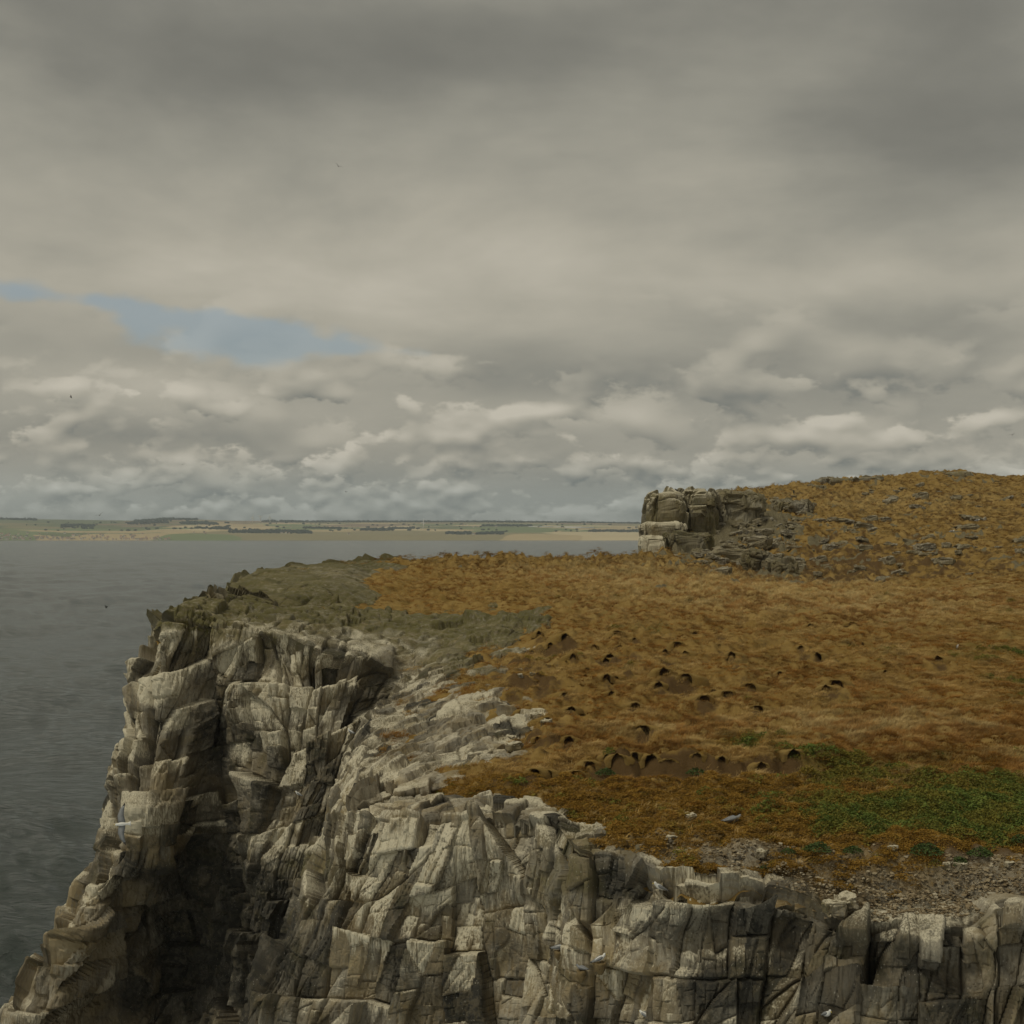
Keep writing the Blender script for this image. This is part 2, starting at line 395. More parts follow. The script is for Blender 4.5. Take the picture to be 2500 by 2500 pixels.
def turf_material():
    m, t, b = material('turf', 1., .05)
    p = t.new('ShaderNodeNewGeometry').outputs['Position']
    soil, green, straw = t.sep(t.attr('zone_a', out=1)); rock, scree, rnd = t.sep(t.attr('zone_b', out=1))
    n1 = t.noise(p, .7, 6, .6); n2 = t.noise(p, 5., 6, .65); n3 = t.noise(p, 22., 4, .7)
    g = t.mix(n2, (.155, .092, .025), (.33, .215, .066))
    g = t.mix(t.smooth(n1, .35, .7), g, t.mix(n2, (.23, .142, .044), (.41, .285, .105)))
    g = t.mix(t.m('MULTIPLY', straw, t.smooth(n2, .3, .7)), g, (.50, .36, .155))
    g = t.mix(t.m('MULTIPLY', green, t.smooth(n2, .3, .6)), g, t.mix(n3, (.025, .040, .009), (.07, .095, .022)))
    so = t.smooth(t.m('ADD', soil, t.m('MULTIPLY', t.m('SUBTRACT', n2, .5), .8)), .3, .7)
    g = t.mix(so, g, t.mix(n3, (.065, .039, .015), (.165, .103, .046)))
    rk = t.smooth(t.m('ADD', rock, t.m('MULTIPLY', t.m('SUBTRACT', n2, .5), .7)), .4, .6)
    g = t.mix(rk, g, t.ramp(t.m('ADD', t.m('MULTIPLY', n2, .6), t.m('MULTIPLY', n3, .4)), [(.3, (.075, .062, .036)), (.5, (.165, .140, .085)), (.75, (.30, .26, .17))]))
    vo = t.new('ShaderNodeTexVoronoi'); vo.inputs['Scale'].default_value = 7.; t.l.new(p, vo.inputs['Vector'])
    sc = t.mix(t.sep(vo.outputs['Color'])[0], (.10, .083, .060), (.36, .32, .245))
    g = t.mix(t.m('MULTIPLY', scree, t.smooth(n2, .25, .5)), g, sc)
    t.l.new(g, b.inputs['Base Color'])
    bp = t.new('ShaderNodeBump'); bp.inputs['Strength'].default_value = .8; bp.inputs['Distance'].default_value = .06
    t.l.new(t.m('ADD', n3, n2), bp.inputs['Height']); t.l.new(bp.outputs[0], b.inputs['Normal'])
    return m
def leaf_material(name, attr='tint', transl=.3):
    m = bpy.data.materials.new(name); m.use_nodes = True; t = NT(m.node_tree); t.n.clear()
    c = t.attr(attr, 'INSTANCER', 0)
    d = t.new('ShaderNodeBsdfDiffuse'); t.l.new(c, d.inputs[0]); tr = t.new('ShaderNodeBsdfTranslucent'); t.l.new(c, tr.inputs[0])
    mx = t.new('ShaderNodeMixShader'); mx.inputs[0].default_value = transl; t.l.new(d.outputs[0], mx.inputs[1]); t.l.new(tr.outputs[0], mx.inputs[2])
    o = t.new('ShaderNodeOutputMaterial'); t.l.new(mx.outputs[0], o.inputs[0])
    return m
ROCK = rock_material(); TURF = turf_material()
# ---------------------------------------------------------------- terrain heights (thin plate spline through surveyed points)
TP = [(2700,2190,41.6),(2500,2200,42),(2500,2100,44),(2300,2200,42),(2300,2090,44),(2050,2170,43),(2000,2080,45.2),(1800,2120,44),(1620,2100,45.5),
 (2400,1950,50),(2700,1950,50),(2000,1950,51),(1600,2050,46.8),(1500,2000,49.2),(1300,1960,52.5),(1150,1985,52),(1000,1985,53),(900,1985,55),(1700,1850,58),(2400,1850,56),(2700,1850,56),(1100,1900,58),(1200,1800,64),
 (950,1830,66),(1600,1750,66),(2400,1700,70),(2700,1700,70),(1100,1700,75),(1000,1700,78),(1300,1650,78),(1800,1600,83),(2400,1580,86),(2700,1580,86),(1200,1550,91),(1040,1600,91),(900,1500,99),(760,1520,95),(640,1500,95),(480,1470,94),
 (1500,1500,98),(2000,1500,99),(2400,1500,100),(2700,1500,100),(1000,1430,115),(1500,1420,118),(600,1420,106),(700,1400,114),(800,1378,128),(1200,1370,140),(1500,1364,149),
 (1750,1400,136),(2000,1445,116),(2000,1440,132),(2300,1425,122),(2500,1420,124),(2800,1420,124),(1620,1352,156),(1750,1375,150),
 (1700,1335,160),(1900,1390,150),(2000,1310,165),(2400,1310,160),(2800,1300,160),(2000,1250,182),(1800,1240,178),(2400,1235,186),(2800,1230,186),(2300,1160,212),(2000,1184,206),(1880,1203,196),(1750,1206,184),(1650,1220,176),
 (2420,1166,210),(2500,1175,208),(2800,1190,208),(2300,1175,240),(2000,1200,235),(1700,1230,215),(2800,1210,240)]
TPW = np.array([at(*p) for p in TP])
def _tps_k(r2): return np.where(r2 > 1e-9, r2*np.log(np.maximum(r2, 1e-9)), 0.)
def _tps_fit():
    n = len(TPW); q = TPW[:, :2]/50.
    K = _tps_k(((q[:, None]-q[None])**2).sum(-1))+np.eye(n)*2e-4
    A = np.zeros((n+3, n+3)); A[:n, :n] = K; A[:n, n] = 1; A[:n, n+1:] = q; A[n, :n] = 1; A[n+1:, :n] = q.T
    return np.linalg.solve(A, np.concatenate([TPW[:, 2], [0, 0, 0]]))
TPC = _tps_fit()
def tps(x, y):
    x = np.asarray(x, float); y = np.asarray(y, float); q = np.stack([x.ravel(), y.ravel()], 1)/50.
    r = TPC[-3]+q @ TPC[-2:]
    for k in range(len(TPW)):
        r = r+TPC[k]*_tps_k(((q-TPW[k, :2]/50.)**2).sum(1))
    return r.reshape(x.shape)

# ---------------------------------------------------------------- the control net of the cliff: columns from the right of the picture round to the back of the headland
VK = [0., .17, .34, .44, .54, .64, .74, .86, 1.]
NET = []      # each: 9 world points
NSEC = []     # 0 front cliff, 1 slab bench, 2 headland
def near_col(px, py, D, up):
    c = at(px, py, D)
    def inl(d, dz): x, y = c[0]-.02*d, c[1]+d; return np.array([x, y, tps(x, y)+dz])
    i0 = inl(7., -.9); i1 = inl(2.6, up); cols = [i0, i1, c]
    for k, f in enumerate((.18, .38, .6, .82, 1.06)):
        sh = 0.
        yy = py+(2520-py)*f
        if px < 1400: sh = -np.interp(yy, [1990, 2120, 2250, 2330, 2480, 2600], [0, 50, 105, 175, 230, 290])*((1400-px)/585)**1.6
        cols.append(at(px+sh, yy, D-.25-.22*(k+1)+(.35 if k == 1 else 0)))
    b = cols[-1].copy(); cols.append(np.array([b[0]-1, b[1]-5, SEA-1]))
    NET.append(cols); NSEC.append(0)
for a in [(2780,2215,41,-.7),(2640,2222,41,-.7),(2500,2216,41,-.7),(2430,2222,41,-.7),(2380,2262,41.2,-.9),(2250,2256,41.4,-.9),(2110,2250,41.8,-.9),(2045,2236,42.2,-.8),(1960,2186,42.7,-.4),(1833,2146,43,-.4),
          (1700,2152,43,-.35),(1600,2132,43.8,-.3),(1510,2090,45.2,-.15),(1420,2078,45.9,0.),(1350,2014,48.3,.2),(1210,1992,49.8,.2),(1100,2004,50.4,.2),(980,1996,51.5,.2),(880,1994,53.2,.2)]: near_col(*a)
def side_col(px, py, D, din, i0, i1, up):
    c = at(px, py, D)
    def inl(d, dz): x, y = c[0]+din[0]*d, c[1]+din[1]*d; return np.array([x, y, tps(x, y)+dz])
    cols = [inl(i0, -.9), inl(i1, up), c]
    for dx, dz in ((-.7, -1.1), (-1.5, -2.8), (-2.2, -5.5), (-2.9, -9.5), (-3.6, -16)):
        cols.append(c+np.array([dx, -.3*abs(dx), dz]))
    cols.append(np.array([c[0]-5, c[1]-2, SEA-1])); NET.append(cols); NSEC.append(1)
# corner of the front cliff
c = at(818, 2006, 55.5); NET.append([np.array([c[0]+7, c[1]+2, tps(c[0]+7, c[1]+2)-.9]), np.array([c[0]+3, c[1]+1, tps(c[0]+3, c[1]+1)+.2]), c, at(790,2080,55), at(765,2140,54.6), at(722,2250,54.2), at(655,2340,53.8), at(560,2600,53), np.array([-11, 50, SEA-1])]); NSEC.append(0)
side_col(842,1962,58.5,(1,.1),11,5.5,.22); side_col(868,1900,62.5,(1,0),12,6.5,.25); side_col(884,1840,67,(1,0),12.5,7,.25); side_col(905,1770,72,(1,0),12.5,7,.25); side_col(950,1700,78.5,(1,.1),12,6.5,.22); side_col(1000,1655,84,(1,.5),10,5,.15)
def head_col(crest, face, inland, i0=25., i1=11., up=.25, base=None, sec=2):
    c = at(*crest)
    def inl(d, dz): x, y = c[0]+inland[0]*d, c[1]+inland[1]*d; return np.array([x, y, tps(x, y)+dz])
    cols = [inl(i0, -.9), inl(i1, up), c]+[at(*f) for f in face]
    b = cols[-1]; cols.append(np.array([b[0]-1.5, b[1]-4, SEA-1]) if base is None else base); NET.append(cols); NSEC.append(sec)
head_col((966,1645,87),[(945,1700,86),(905,1850,83.5),(850,2020,81.5),(740,2250,79.5),(620,2580,77.5)],(.75,.66),20,10,.3)
head_col((885,1612,86),[(885,1700,84.3),(852,1850,82),(800,2020,80.5),(720,2250,79),(600,2580,77.3)],(.45,.9),27,12,.3)
head_col((776,1592,85),[(785,1700,83.5),(772,1850,81.5),(730,2020,80.3),(655,2250,79.3),(560,2580,78.3)],(.25,.95),27,12,.3)
head_col((673,1552,85.5),[(672,1700,84),(655,1850,82.3),(640,2020,81.3),(585,2250,81.3),(500,2580,81.3)],(.2,1),26,12,.3)
head_col((595,1540,86),[(588,1700,86.3),(580,1850,85.4),(575,2020,84),(520,2250,85.2),(430,2580,85)],(.15,1),25,11,.3)
head_col((530,1522,86.5),[(522,1700,86.8),(515,1850,86),(500,2020,84.2),(440,2250,86),(350,2580,85.6)],(.1,1),24,10,.3)
head_col((470,1504,86.8),[(452,1690,85.2),(440,1850,84),(430,2030,80.8),(370,2230,83.8),(280,2580,83.4)],(.1,1),23,9,.3)
head_col((420,1504,87),[(395,1680,84.5),(370,1850,83),(350,2035,79.9),(290,2230,82.2),(190,2580,81)],(.1,1),20,8,.3)
head_col((398,1522,88),[(368,1660,86),(332,1850,83.5),(300,2030,80.5),(228,2250,80.3),(100,2580,78)],(.15,1),18,7,.3)
head_col((378,1560,90),[(326,1660,89),(288,1850,86),(256,2020,84),(165,2250,82),(-20,2560,80)],(.5,.8),12,6,.3)
head_col((398,1512,93),[(360,1690,94),(325,1850,93),(300,2020,92),(226,2250,91),(60,2560,90)],(.8,.5),10,5,.3, base=np.array([-34., 90, SEA-1]))
head_col((480,1472,98),[(425,1600,99),(400,1850,100),(382,2020,100),(330,2250,100),(250,2580,100)],(.95,.2),10,5,.3, base=np.array([-31., 101, SEA-1]))
for a, din in [((562,1421,107),(1,0)),((636,1392,118),(.9,-.2)),((800,1375,131),(.6,-.7)),((1000,1371,139.5),(.3,-.9)),((1250,1368,145),(.1,-1)),((1530,1362,152),(.3,-1)),((1640,1340,160),(1,-.3))]:
    c = at(*a); d = np.array([din[0], din[1], 0.]); n_ = -d/np.linalg.norm(d)
    head_col(a, [(0,0,1)]*5, din, 13 if a[0] < 900 else 9, 7 if a[0] < 900 else 4, .25 if a[0] < 900 else -.1)
    for k, (o_, dz) in enumerate(((.5, -1.2), (1.2, -3.5), (2, -8), (3, -14), (4, -22))): NET[-1][3+k] = c+n_*o_+np.array([0, 0, dz])
    NET[-1][8] = c+n_*6+np.array([0, 0, SEA-1-c[2]])
NET = np.array(NET); NSEC = np.array(NSEC)
CREST = NET[:, 2, :]
cu = np.concatenate([[0], np.cumsum(np.linalg.norm(np.diff((NET[:, 2]+NET[:, 4])/2, axis=0), axis=1))])

SEED_N, SEED_H = 31, 13
def build_sheet():
    # column spacing follows how much can be seen of each stretch
    us = [0.]
    step_k = np.where(NSEC == 0, .042, np.where(NSEC == 1, .10, .066)); step_k[-8:] = .5; step_k[-9:-7] = .16; step_k[:2] = .12
    while us[-1] < cu[-1]: us.append(us[-1]+float(np.interp(us[-1], cu, step_k)))
    us = np.array(us[:-1])
    NR = 560
    vs = np.concatenate([np.linspace(0, .34, 155, endpoint=False), np.linspace(.34, .86, 255, endpoint=False), np.linspace(.86, 1, 16)])
    vk = np.array(VK); nt = NET.transpose(1, 0, 2)
    rowi = np.concatenate([hermite(vk[:3], nt[:3], vs[vs < .34], .9, True), hermite(vk[2:], nt[2:], vs[vs >= .34], .9, True)])   # sharp break at the crest
    B = hermite(cu, rowi.transpose(1, 0, 2), us, .9)                    # cols x rows x 3
    B = B.transpose(1, 0, 2)
    nr, nc = B.shape[:2]
    sec = np.interp(us, cu, NSEC.astype(float))
    # base normals
    du = np.gradient(B, axis=1); dv = np.gradient(B, axis=0)
    N = np.cross(dv, du); N /= np.maximum(np.linalg.norm(N, axis=-1, keepdims=True), 1e-6)
    if N[nr//2, nc//8, 1] > 0: N = -N
    # soften normals so that facets do not cross at tight bends
    for _ in range(8):
        N[1:-1, 1:-1] = (N[1:-1, 1:-1]*2+N[:-2, 1:-1]+N[2:, 1:-1]+N[1:-1, :-2]+N[1:-1, 2:])
        N /= np.maximum(np.linalg.norm(N, axis=-1, keepdims=True), 1e-6)
    P = B.reshape(-1, 3); n = N.reshape(-1, 3)
    secf = np.broadcast_to(sec, (nr, nc)).ravel(); vf = np.broadcast_to(vs[:, None], (nr, nc)).ravel()
    topf = (vf < .3395)*1.            # 1 on the upper bench, 0 on the face
    w_head = sstep(secf, 1.3, 1.8); w_slab = np.clip(1-np.abs(secf-1)*1.6, 0, 1); w_near = 1-np.clip(w_head+w_slab, 0, 1)
    D = np.zeros(len(P)); ID = np.zeros(len(P), np.int64); ID2 = np.zeros(len(P), np.int64)
    big = fbm(P*.16, 3, 5)*.75*(1-topf)*(.45+.55*w_head)+fbm(P*.42, 3, 9)*.22
    # level: size factor, offset, tilt, terrace, crack depth, crack width, edge rounding
    slab = [(1., .17, .12, .6, .10, .05, .07), (.42, .06, .12, .3, .06, .035, .04), (.2, .02, .1, 0, .03, .025, .03)]
    def part(mask, size, rot, seed, lv, wgt, warp):
        nonlocal D
        m = mask > .001
        d, i1, i2 = rock_disp(P[m], n[m], size, rot, seed, lv, warp)
        D[m] += d*wgt[m]; s = wgt[m] > .5*wgt.max(); tmp = np.where(m)[0][s]; ID[tmp] = i1[s]; ID2[tmp] = i2[s]
    uf = np.broadcast_to(us, (nr, nc)).ravel(); CB = np.zeros(len(P)); IDB = np.zeros(len(P))
    backk = 1-.75*sstep(uf, cu[-9], cu[-7])
    def jpart(m, a_, b_, seed, lv, wgt, terr=0., **kw):
        d, gr, i1, i2, cb = joints(a_[m], b_[m], seed, lv, **kw)
        if terr:
            nz = n[m, 2]; nh = np.sqrt(np.maximum(1-nz*nz, .02)); d = d+terr*np.clip(cb, -1.3, 1.3)*np.clip(nz/nh, -.7, .7)
        CB[m] = cb; IDB[m] = 1. if terr else 0.
        D[m] += d*wgt[m]-gr*np.minimum(wgt[m]*1.3, 1); ID[m] = i1+seed*100000; ID2[m] = i2+seed*100000
    wob = fbm(P*.5, 3, 66)*.10; wob2 = fbm(P*.5, 3, 67)*.10
    is_top = topf > .5; slabm = w_slab > .5
    nearm = (secf < 1) & ~slabm; headm = (secf >= 1) & ~slabm
    ones = np.clip(1-w_slab*1.6, .15, 1)
    jpart(nearm & ~is_top, uf+wob, P[:, 2]+wob2, SEED_N, [(1.75, .42, .16, .17, .10), (.85, .13, .12, .10, .07), (.42, .045, .09, .055, .05), (.2, .015, .07, .02, .03)], ones, .5, aspect=1.75, lean=9, dip=-7)
    jpart(nearm & is_top, P[:, 0]+wob, P[:, 1]+wob2, 12, [(1.5, .20, .10, .12, .09), (.7, .09, .10, .07, .06), (.34, .03, .08, .03, .04)], ones*(1-.5*sstep(-uf, -cu[9], -cu[7])), aspect=1.)
    jpart(headm & ~is_top, uf+wob, P[:, 2]+wob2, SEED_H, [(2.3, .62, .20, .26, .16), (1.15, .26, .16, .16, .11), (.55, .09, .12, .08, .08), (.28, .03, .1, .03, .06)], ones*backk, .75, aspect=1.6, lean=6, dip=-8, diag=.08)
    jpart(slabm & is_top, P[:, 0]+wob, P[:, 1]*.8+wob2, 15, [(1.25, .25, .13, .14, .10), (.6, .11, .12, .09, .07), (.3, .04, .1, .04, .05)], np.ones(len(P)), aspect=.7, lean=20, dip=12)
    jpart(slabm & ~is_top, uf+wob, P[:, 2]+wob2, 16, [(1.5, .3, .15, .15, .1), (.7, .1, .12, .1, .07), (.35, .04, .1, .04, .05)], np.ones(len(P)), aspect=1.3)
    jpart(headm & is_top, P[:, 0]+wob, P[:, 1]+wob2, 14, [(2.0, .34, .12, .16, .16), (.95, .15, .12, .10, .12), (.5, .05, .1, .05, .08)], ones*backk, aspect=1.)
    D = D+big+fbm(P*2.5, 4, 77)*.035
    # the sheet dives into the ground at its inland rim
    D *= 1-.9*(1-sstep(vf, 0, .03))
    D *= 1-sstep(vf, .9, .96)*.6
    Dg = D.reshape(nr, nc)
    kk = np.clip(np.abs(np.clip(sec, 0, 2)-.5) < .48, 0, 1)[None, :]*1.        # fan of columns round the corner needs more
    kk = np.maximum(kk*np.ones((nr, 1)), ((vs[:, None] < .335) & (sec[None, :] > 1.4))*.7)
    D2 = Dg
    for _ in range(1):
        for ax in (0, 1): D2 = (D2*2+np.roll(D2, 1, ax)+np.roll(D2, -1, ax))/4
    st_ = np.maximum(np.abs(np.diff(Dg, axis=0, prepend=Dg[:1])), np.abs(np.diff(Dg, axis=1, prepend=Dg[:, :1]))) > .14
    st_ = st_ | np.roll(st_, 1, 0) | np.roll(st_, -1, 0) | np.roll(st_, 1, 1) | np.roll(st_, -1, 1)
    kk = np.maximum(kk, st_*0.)                                # long walls between blocks would show the mesh steps
    D = (Dg*(1-kk)+D2*kk).ravel()
    Q = P+n*D[:, None]
    G = Q.reshape(nr, nc, 3)
    # true normals of the finished rock, a little blurred
    du = np.gradient(G, axis=1); dv = np.gradient(G, axis=0)
    M = np.cross(dv, du); M /= np.maximum(np.linalg.norm(M, axis=-1, keepdims=True), 1e-6)
    if (M*N).sum() < 0: M = -M
    up = M[..., 2].copy()
    for _ in range(2): up[1:-1, 1:-1] = (up[1:-1, 1:-1]*2+up[:-2, 1:-1]+up[2:, 1:-1]+up[1:-1, :-2]+up[1:-1, 2:])/6
    px, py = to_px(P)
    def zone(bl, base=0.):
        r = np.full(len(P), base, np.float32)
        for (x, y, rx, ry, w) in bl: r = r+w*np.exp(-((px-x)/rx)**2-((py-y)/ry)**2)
        return r.reshape(nr, nc)
    nz1 = fbm(P*.5, 3, 31).reshape(nr, nc); nz2 = fbm(P*1.6, 3, 32).reshape(nr, nc)
    gz = zone(GUANO, .34)+nz1*.35
    led = sstep(up, .3, .65)*np.clip(gz*1.9, 0, 1.2)
    # runs of droppings below each ledge
    colj = fbm(np.stack([us*3.1, us*0, us*0], 1), 4, 61)
    colk = fbm(np.stack([us*9., us*0+3, us*0], 1), 3, 62)
    g = led.copy(); run = np.zeros(nc)
    for r in range(1, nr):
        ds = np.linalg.norm(G[r]-G[r-1], axis=-1)
        L = np.clip(.65+.7*colj+.5*colk, .12, 2.2)*(.4+gz[r])
        run = np.maximum(run*np.exp(-ds/np.maximum(L, .05)), led[r])
        g[r] = np.maximum(g[r], run*.8)
    rb = (h01(ID2.astype(np.uint32), 41)*.5+h01(ID.astype(np.uint32), 42)*.5).reshape(nr, nc)
    cap_ = (sstep(CB+.25*fbm(P*1.4, 3, 93), .05, .75)*IDB*(h01(ID.astype(np.uint32), 44) > .38)).reshape(nr, nc)*np.clip(gz*1.5, 0, 1)
    g = np.clip(np.maximum(g, cap_*1.15)*(.35+1.3*rb)+zone(PALE)*(.3+1.4*rb), 0, 1.2)
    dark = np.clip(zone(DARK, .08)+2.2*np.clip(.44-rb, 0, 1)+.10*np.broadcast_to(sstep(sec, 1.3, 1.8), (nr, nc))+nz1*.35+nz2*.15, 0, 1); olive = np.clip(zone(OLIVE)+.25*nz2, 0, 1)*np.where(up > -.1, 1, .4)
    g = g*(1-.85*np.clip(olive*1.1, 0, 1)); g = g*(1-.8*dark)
    ochre = np.clip(zone(OCHRE, .36)+nz2*.35, 0, 1)
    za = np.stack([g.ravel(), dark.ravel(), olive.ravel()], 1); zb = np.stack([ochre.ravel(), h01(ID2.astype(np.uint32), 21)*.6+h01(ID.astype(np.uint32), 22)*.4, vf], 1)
    return G, N, M, ID, sec, vs, za, zb, nr, nc
GUANO = [(1010,1800,150,170,-.28),(2250,2400,350,140,-.15),(600,1800,330,300,.2),(600,1560,260,60,.9),(700,1760,200,90,.6),(330,1650,90,90,.5),(250,1800,60,150,.6),(330,2030,140,60,.65),(210,2150,70,120,.45),(930,1800,80,180,.12),(1750,2170,130,40,.5),(2250,2270,120,30,.4),(1850,2340,110,40,.55),(900,2150,160,110,.2),(650,2030,120,60,.3),
         (450,2300,180,220,-.45),(1400,2120,120,70,-.25),(2350,2420,200,100,-.25)]
PALE = [(1000,2110,240,100,.5),(1250,2300,170,160,.32),(1550,2430,120,80,.25),(1700,2200,100,40,.2),(480,1720,260,160,.12),(650,1740,110,80,.45),(640,1590,170,45,.6),(250,1790,40,90,.4),(900,2120,130,90,.28),(330,2040,110,40,.35),(1530,2420,60,70,.30),(1860,2350,60,40,.3),(290,1660,60,80,.25),(1800,2470,60,40,.25)]
DARK = [(520,2330,210,240,1.0),(430,2120,150,45,.7),(545,1780,60,170,.55),(940,1680,60,60,.5),(900,1790,40,100,.4),(1850,2245,190,50,1.0),(1760,2400,130,100,.75),(1500,2150,85,60,.9),(2350,2420,340,130,.7),(2000,2330,200,60,.4),(1080,2420,110,80,.35),(1420,2470,80,50,.3),(700,2280,90,160,.5),(250,1930,60,60,.3),(620,1960,70,60,.25),(700,1860,110,60,.2)]  # dark rock tone, plus shade of the cave and recesses put into the colour
OLIVE = [(800,1480,420,85,1.1),(1200,1530,220,70,.8),(450,1520,90,45,.9),(640,1420,180,50,.6),(1420,1490,220,40,1.),(1000,1365,600,28,.9),(1130,1620,140,50,.6),(1385,2120,75,90,.55),(760,2110,60,50,.5)]
OCHRE = [(1450,2390,170,90,.6),(1180,2270,90,90,.5),(900,2180,130,160,.45),(370,2070,120,60,.6),(1750,2350,80,60,.4),(130,2300,90,150,.5),(1100,2450,150,90,.4),(2250,2430,200,80,.35)]

def emit_blocks(G, N, ID, sec, vs, za, zb, nr, nc):
    V = G.reshape(-1, 3); Nn = N.reshape(-1, 3)
    Fq = grid_faces(nr, nc)[:, ::-1]
    fid = ID[Fq[:, 0]].astype(np.int64)
    fcol = Fq[:, 0] % nc; frow = Fq[:, 0]//nc
    fsec = np.clip(np.rint(sec[fcol]), 0, 2).astype(int); top = (vs[frow] < .315).astype(int)
    key = fid*8+fsec*2+top
    px, py = to_px(V[Fq[:, 0]]); inview = (px > -60) & (px < 2560) & (py > 1340) & (py < 2560)
    names = [('sea_cliff', 'front'), ('rock_bench', 'slab'), ('headland', 'head')]
    roots = []
    for nm, lab in zip(('sea_cliff', 'rock_bench', 'rocky_headland'), ('pale jointed sea cliff along the lower right, topped by rubble and golden turf', 'stepped grey rock slabs streaked white at the head of the gully', 'tall guano-streaked rocky headland with olive lichen top above the sea')):
        e = empty(nm); tag(e, lab, 'cliff', kind='structure'); roots.append(e)
    order = np.argsort(key, kind='stable'); ks = key[order]
    uq, st, cnt = np.unique(ks, return_index=True, return_counts=True)
    vis = np.array([inview[order[s:s+c]].sum() for s, c in zip(st, cnt)])
    def mk(name, faces, parent, skirt):
        vi, inv = np.unique(faces, return_inverse=True); f = inv.reshape(-1, 4)
        v = V[vi]; a = za[vi]; b = zb[vi]
        if skirt:
            e = np.concatenate([f[:, [0, 1]], f[:, [1, 2]], f[:, [2, 3]], f[:, [3, 0]]])
            es = np.sort(e, 1); k = es[:, 0].astype(np.int64)*len(vi)+es[:, 1]
            _, idx, c = np.unique(k, return_index=True, return_counts=True)
            be = e[idx[c == 1]]
            bv, binv = np.unique(be, return_inverse=True); bi = binv.reshape(-1, 2)
            nv = v[bv]-Nn[vi[bv]]*.5
            f = np.concatenate([f, np.stack([be[:, 1], be[:, 0], len(v)+bi[:, 0], len(v)+bi[:, 1]], 1)])
            v = np.concatenate([v, nv]); a = np.concatenate([a, a[bv]]); b = np.concatenate([b, b[bv]])
        ctr = v.mean(0)
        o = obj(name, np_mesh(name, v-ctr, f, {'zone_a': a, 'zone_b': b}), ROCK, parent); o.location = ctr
        return o
    for s in range(3):
        sel = np.where((uq % 8)//2 == s)[0]
        sel = sel[np.argsort(-vis[sel])]
        single = [k for k in sel[:285] if vis[k] > 45]
        for k in single: mk('rock_block', Fq[order[st[k]:st[k]+cnt[k]]], roots[s], True)
        ss = set(single); rest = [k for k in sel if k not in ss]
        if rest:
            fr = np.concatenate([Fq[order[st[k]:st[k]+cnt[k]]] for k in rest])
            tag(mk('rock_mass', fr, roots[s], False), kind='stuff')
    return roots
G_, N_, M_, ID_, SEC_, VS_, ZA_, ZB_, NR_, NC_ = build_sheet()
ROOTS = emit_blocks(G_, N_, ID_, SEC_, VS_, ZA_, ZB_, NR_, NC_)
print('sheet', NR_, NC_, NR_*NC_)

# ---------------------------------------------------------------- turf terrain
def poly_crest():
    us = np.linspace(0, cu[-1], 500); c = hermite(cu, CREST, us, .9)[:, :2]
    return np.concatenate([c, [[30, 190], [36, 215], [60, 250], [170, 250], [170, 38], [20, 38]]])
POLY = poly_crest()
def inside(x, y):
    r = np.zeros(x.shape, bool); n = len(POLY); j = n-1
    for i in range(n):
        xi, yi = POLY[i]; xj, yj = POLY[j]
        if yi != yj: r ^= ((yi > y) != (yj > y)) & (x < (xj-xi)*(y-yi)/(yj-yi)+xi)
        j = i
    return r
def crest_dist(x, y):
    us = np.linspace(0, cu[-1], 240); c = hermite(cu, CREST, us, .9)[:, :2]
    d = np.full(x.shape, 1e9)
    for k in range(len(c)-1):
        a = c[k]; b = c[k+1]-c[k]; t = np.clip(((x-a[0])*b[0]+(y-a[1])*b[1])/(b @ b), 0, 1)
        d = np.minimum(d, np.hypot(x-a[0]-t*b[0], y-a[1]-t*b[1]))
    return d
def g2(px, py, bl):
    r = 0.
    for (x, y, rx, ry, w) in bl: r = r+w*np.exp(-((px-x)/rx)**2-((py-y)/ry)**2)
    return r
Z_SOIL = [(1290,1680,110,110,.5),(1250,1850,150,70,.45),(1700,1903,210,14,.8),(2380,2080,260,28,.9),(1150,1950,140,35,.5),(2000,1400,250,50,.25),(2100,1380,400,70,.35),(1640,1600,300,90,.12),(1900,2090,160,18,.5),(2200,1800,300,25,.2),(1550,2030,120,30,.25)]
Z_GREEN = [(2080,1985,190,60,.4),(2340,1982,260,70,1.),(2500,1980,150,90,.6),(2050,1900,150,40,.55),(1800,1835,110,25,.7),(2450,1600,170,40,.5),(2480,1700,80,50,.45),(1580,1535,60,10,.7),(1850,1430,120,14,.1),(2080,2050,80,30,.6),(1480,1900,30,15,.6),(1500,1480,120,20,.25),(1980,1880,90,20,.5),(1650,2020,100,30,.2),(2250,1870,250,30,.3)]
Z_STRAW = [(1750,1420,300,40,.7),(2100,1480,450,50,.55),(1350,1405,260,26,.5),(1600,1800,120,40,.45),(2000,1770,200,40,.35),(2250,1790,250,30,.4),(2200,1300,300,60,.15),(2100,1225,400,30,.5),(1600,1470,250,40,.3)]
Z_ROCK = [(1850,1300,170,55,.62),(1700,1345,90,45,.7),(1800,1260,130,40,.55),(1900,1410,110,35,.6),(2300,1310,220,60,.16),(2080,1350,220,50,.14),(2300,1175,150,14,.35),(2050,1180,90,12,.5),(2450,1350,150,60,.14),(1620,1450,60,14,.3),(1280,1480,120,25,.35)]
Z_SCREE = [(2250,2170,330,62,1.1),(1750,2095,190,32,.9),(1250,1990,150,30,.7),(2500,2150,120,50,.6),(1600,2060,110,25,.4)]
Z_CARVE = [(800,1392,190,24,.9),(640,1440,230,70,1.),(900,1510,240,60,.8),(1180,1530,150,50,.8),(980,1620,110,50,.8),(1030,1790,170,120,.85),(900,1930,120,80,.8),(1150,1990,230,40,.8),(1400,2010,100,40,.6)]
